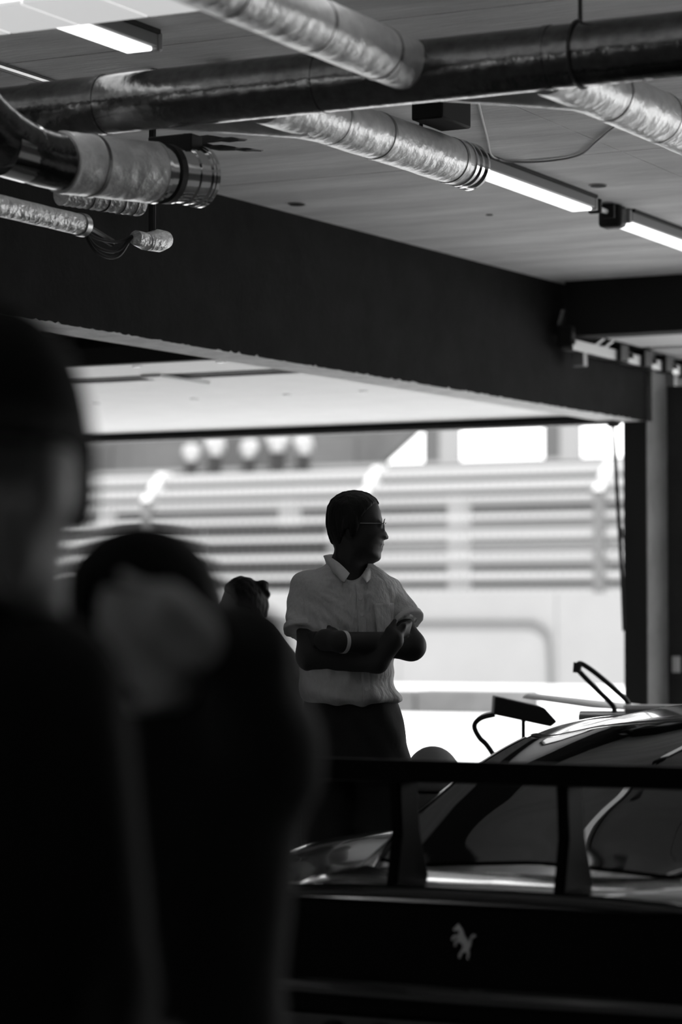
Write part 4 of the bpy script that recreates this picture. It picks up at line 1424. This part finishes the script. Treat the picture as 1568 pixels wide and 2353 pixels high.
def f_bskin(X, Y, Z):
    d = f_bhead(X, Y, Z)
    d = smin(d, sd_caps(X, Y, Z, bp_(320, 1480, 0.02), bp_(320, 1660, 0.04), 0.05, 0.055), 0.03)
    # far arm hangs, near arm is raised with the hand beside the face
    for pts, hd in ((((-0.14, 0.04, 1.17), (-0.18, 0.04, 0.92), (-0.17, -0.02, 0.72)), (0.0, -0.01, -0.05)),
                    (((0.13, 0.03, 1.20), BEL, BWR), (-0.035, -0.01, 0.03))):
        f = smin(sd_caps(X, Y, Z, pts[0], pts[1], 0.044, 0.038), sd_caps(X, Y, Z, pts[1], pts[2], 0.038, 0.027), 0.02)
        e = tuple(pts[2][i_] + hd[i_] for i_ in range(3))
        f = smin(f, sd_caps(X, Y, Z, pts[2], e, 0.028, 0.034), 0.015)
        for k in range(4):
            a_ = (e[0] + hd[0] * 0.4, e[1] - 0.02 + 0.016 * k, e[2] + hd[2] * 0.4)
            b_ = (a_[0] + hd[0] * 0.9, a_[1], a_[2] + hd[2] * 0.9)
            f = smin(f, sd_caps(X, Y, Z, a_, b_, 0.011, 0.008), 0.006)
        f = smin(f, sd_caps(X, Y, Z, pts[2], (e[0], e[1] - 0.04, e[2] + 0.01), 0.014, 0.009), 0.006)
        d = smin(d, f, 0.004)
    d = np.minimum(d, sd_caps(X, Y, Z, (-0.15, 0.04, 1.16), (0.14, 0.04, 1.19), 0.05, 0.05))
    d = smin(d, sd_caps(X, Y, Z, (-0.01, 0.04, 1.17), (-0.01, 0.03, 1.28), 0.05, 0.05), 0.02)
    return d


sdf_obj('body', f_bskin, (-0.26, -0.36, 0.56), (0.28, 0.2, 1.5), 0.011, 'skin_b', pb, 2)


def f_bhair(X, Y, Z):
    d = np.maximum(f_bhead(X, Y, Z) - 0.014, np.minimum(np.maximum(1.385 - 0.25 * X - Z, -1), np.maximum(X * 0.9 - Y - 0.03, 1.27 - Z)))
    d = smin(d, sd_caps(X, Y, Z, bp_(260, 1440, 0.06), bp_(255, 1600, 0.07), 0.055, 0.04), 0.03)
    return d


sdf_obj('hair', f_bhair, (-0.16, -0.14, 1.2), (0.14, 0.16, 1.5), 0.009, 'hair_dark', pb, 2)


def f_btop(X, Y, Z):
    d = sd_caps(X, Y, Z, (-0.07, 0.04, 1.16), (0.07, 0.04, 1.16), 0.085, 0.085)
    d = smin(d, sd_torso(X, Y, Z, [(0.76, 0, 0.17, 0.03, 0.12), (0.95, 0, 0.15, 0.03, 0.11), (1.1, 0, 0.165, 0.03, 0.115), (1.2, 0, 0.13, 0.03, 0.085)]), 0.05)
    d = smin(d, sd_caps(X, Y, Z, (-0.01, 0.04, 1.2), (-0.01, 0.04, 1.25), 0.075, 0.06), 0.03)
    d = smin(d, sd_caps(X, Y, Z, (0.0, 0.04, 1.20), (0.12, 0.03, 1.225), 0.075, 0.07), 0.03)
    for p0_, p1_, p2_ in (((-0.14, 0.04, 1.17), (-0.18, 0.04, 0.92), (-0.175, 0.0, 0.80)), ((0.13, 0.03, 1.19), BEL, tuple((np.array(BEL) * 0.3 + np.array(BWR) * 0.7)))):
        a = smin(sd_caps(X, Y, Z, p0_, p1_, 0.062, 0.052), sd_caps(X, Y, Z, p1_, p2_, 0.052, 0.040), 0.02)
        d = smin(d, a, 0.03)
    return d


sdf_obj('top', f_btop, (-0.3, -0.26, 0.74), (0.3, 0.22, 1.42), 0.013, 'cloth_charcoal', pb, 2)
simple_legs(pb, 0.80, 0.165)

# ================================================================== SPECTATORS ON THE FAR STAND
sp0 = thing('person', 'far blurred spectator in white on the grandstand', 'person', (0, 0, 0), YAW, 'spectators on the grandstand')


def f_spec(X, Y, Z):
    d = sd_ell(X, Y, Z, (0, 0, 1.60), (0.09, 0.1, 0.125))
    d = smin(d, sd_caps(X, Y, Z, (0, 0, 1.45), (0, 0, 1.3), 0.055, 0.07), 0.04)
    for s in (-1, 1):
        a = smin(sd_caps(X, Y, Z, (s * 0.19, 0, 1.36), (s * 0.27, -0.04, 1.1), 0.05, 0.042), sd_caps(X, Y, Z, (s * 0.27, -0.04, 1.1), (s * 0.2, -0.2, 0.98), 0.042, 0.03), 0.03)
        d = smin(d, a, 0.03)
    return d


sdf_obj('body', f_spec, (-0.4, -0.3, 0.85), (0.4, 0.2, 1.78), 0.025, 'skin_far', sp0, 1)
sdf_obj('shirt', lambda X, Y, Z: smin(sd_torso(X, Y, Z, [(0.85, 0, 0.2, 0, 0.14), (1.15, 0, 0.21, 0, 0.14), (1.38, 0, 0.2, 0, 0.12), (1.46, 0, 0.1, 0, 0.09)]),
                                      np.minimum(sd_caps(X, Y, Z, (-0.19, 0, 1.36), (-0.26, -0.03, 1.15), 0.08, 0.07), sd_caps(X, Y, Z, (0.19, 0, 1.36), (0.26, -0.03, 1.15), 0.08, 0.07)), 0.04),
        (-0.4, -0.2, 0.8), (0.4, 0.2, 1.52), 0.03, 'cloth_white', sp0, 1)
sdf_obj('trousers', lambda X, Y, Z: np.minimum(sd_caps(X, Y, Z, (-0.1, 0, 0.82), (-0.11, 0, 0.06), 0.12, 0.06), sd_caps(X, Y, Z, (0.1, 0, 0.82), (0.11, 0, 0.06), 0.12, 0.06)),
        (-0.3, -0.2, -0.03), (0.3, 0.2, 0.98), 0.03, 'trouser_dark', sp0, 1)
spots = [(-43.2, 5.25, 'far blurred spectator in white, leftmost on the grandstand'), (-42.35, 5.6, 'far blurred spectator in white, second from the left on the grandstand'),
         (-41.1, 5.66, 'far blurred spectator in white, middle one on the grandstand'), (-40.1, 5.7, 'far blurred spectator in white, second from the right on the grandstand'),
         (-39.2, 5.5, 'far blurred spectator in white, rightmost on the grandstand')]
for i, (x, z, lab) in enumerate(spots):
    o = sp0 if i == 0 else copy_tree(sp0)
    o['label'] = lab
    o.location = (x, 73.1, 5.745)
    o.scale = [(0.92 + 0.06 * ((i * 3) % 5))] * 3
    o.rotation_euler = (0, 0, YAW + 0.5 * math.sin(i * 2.0))
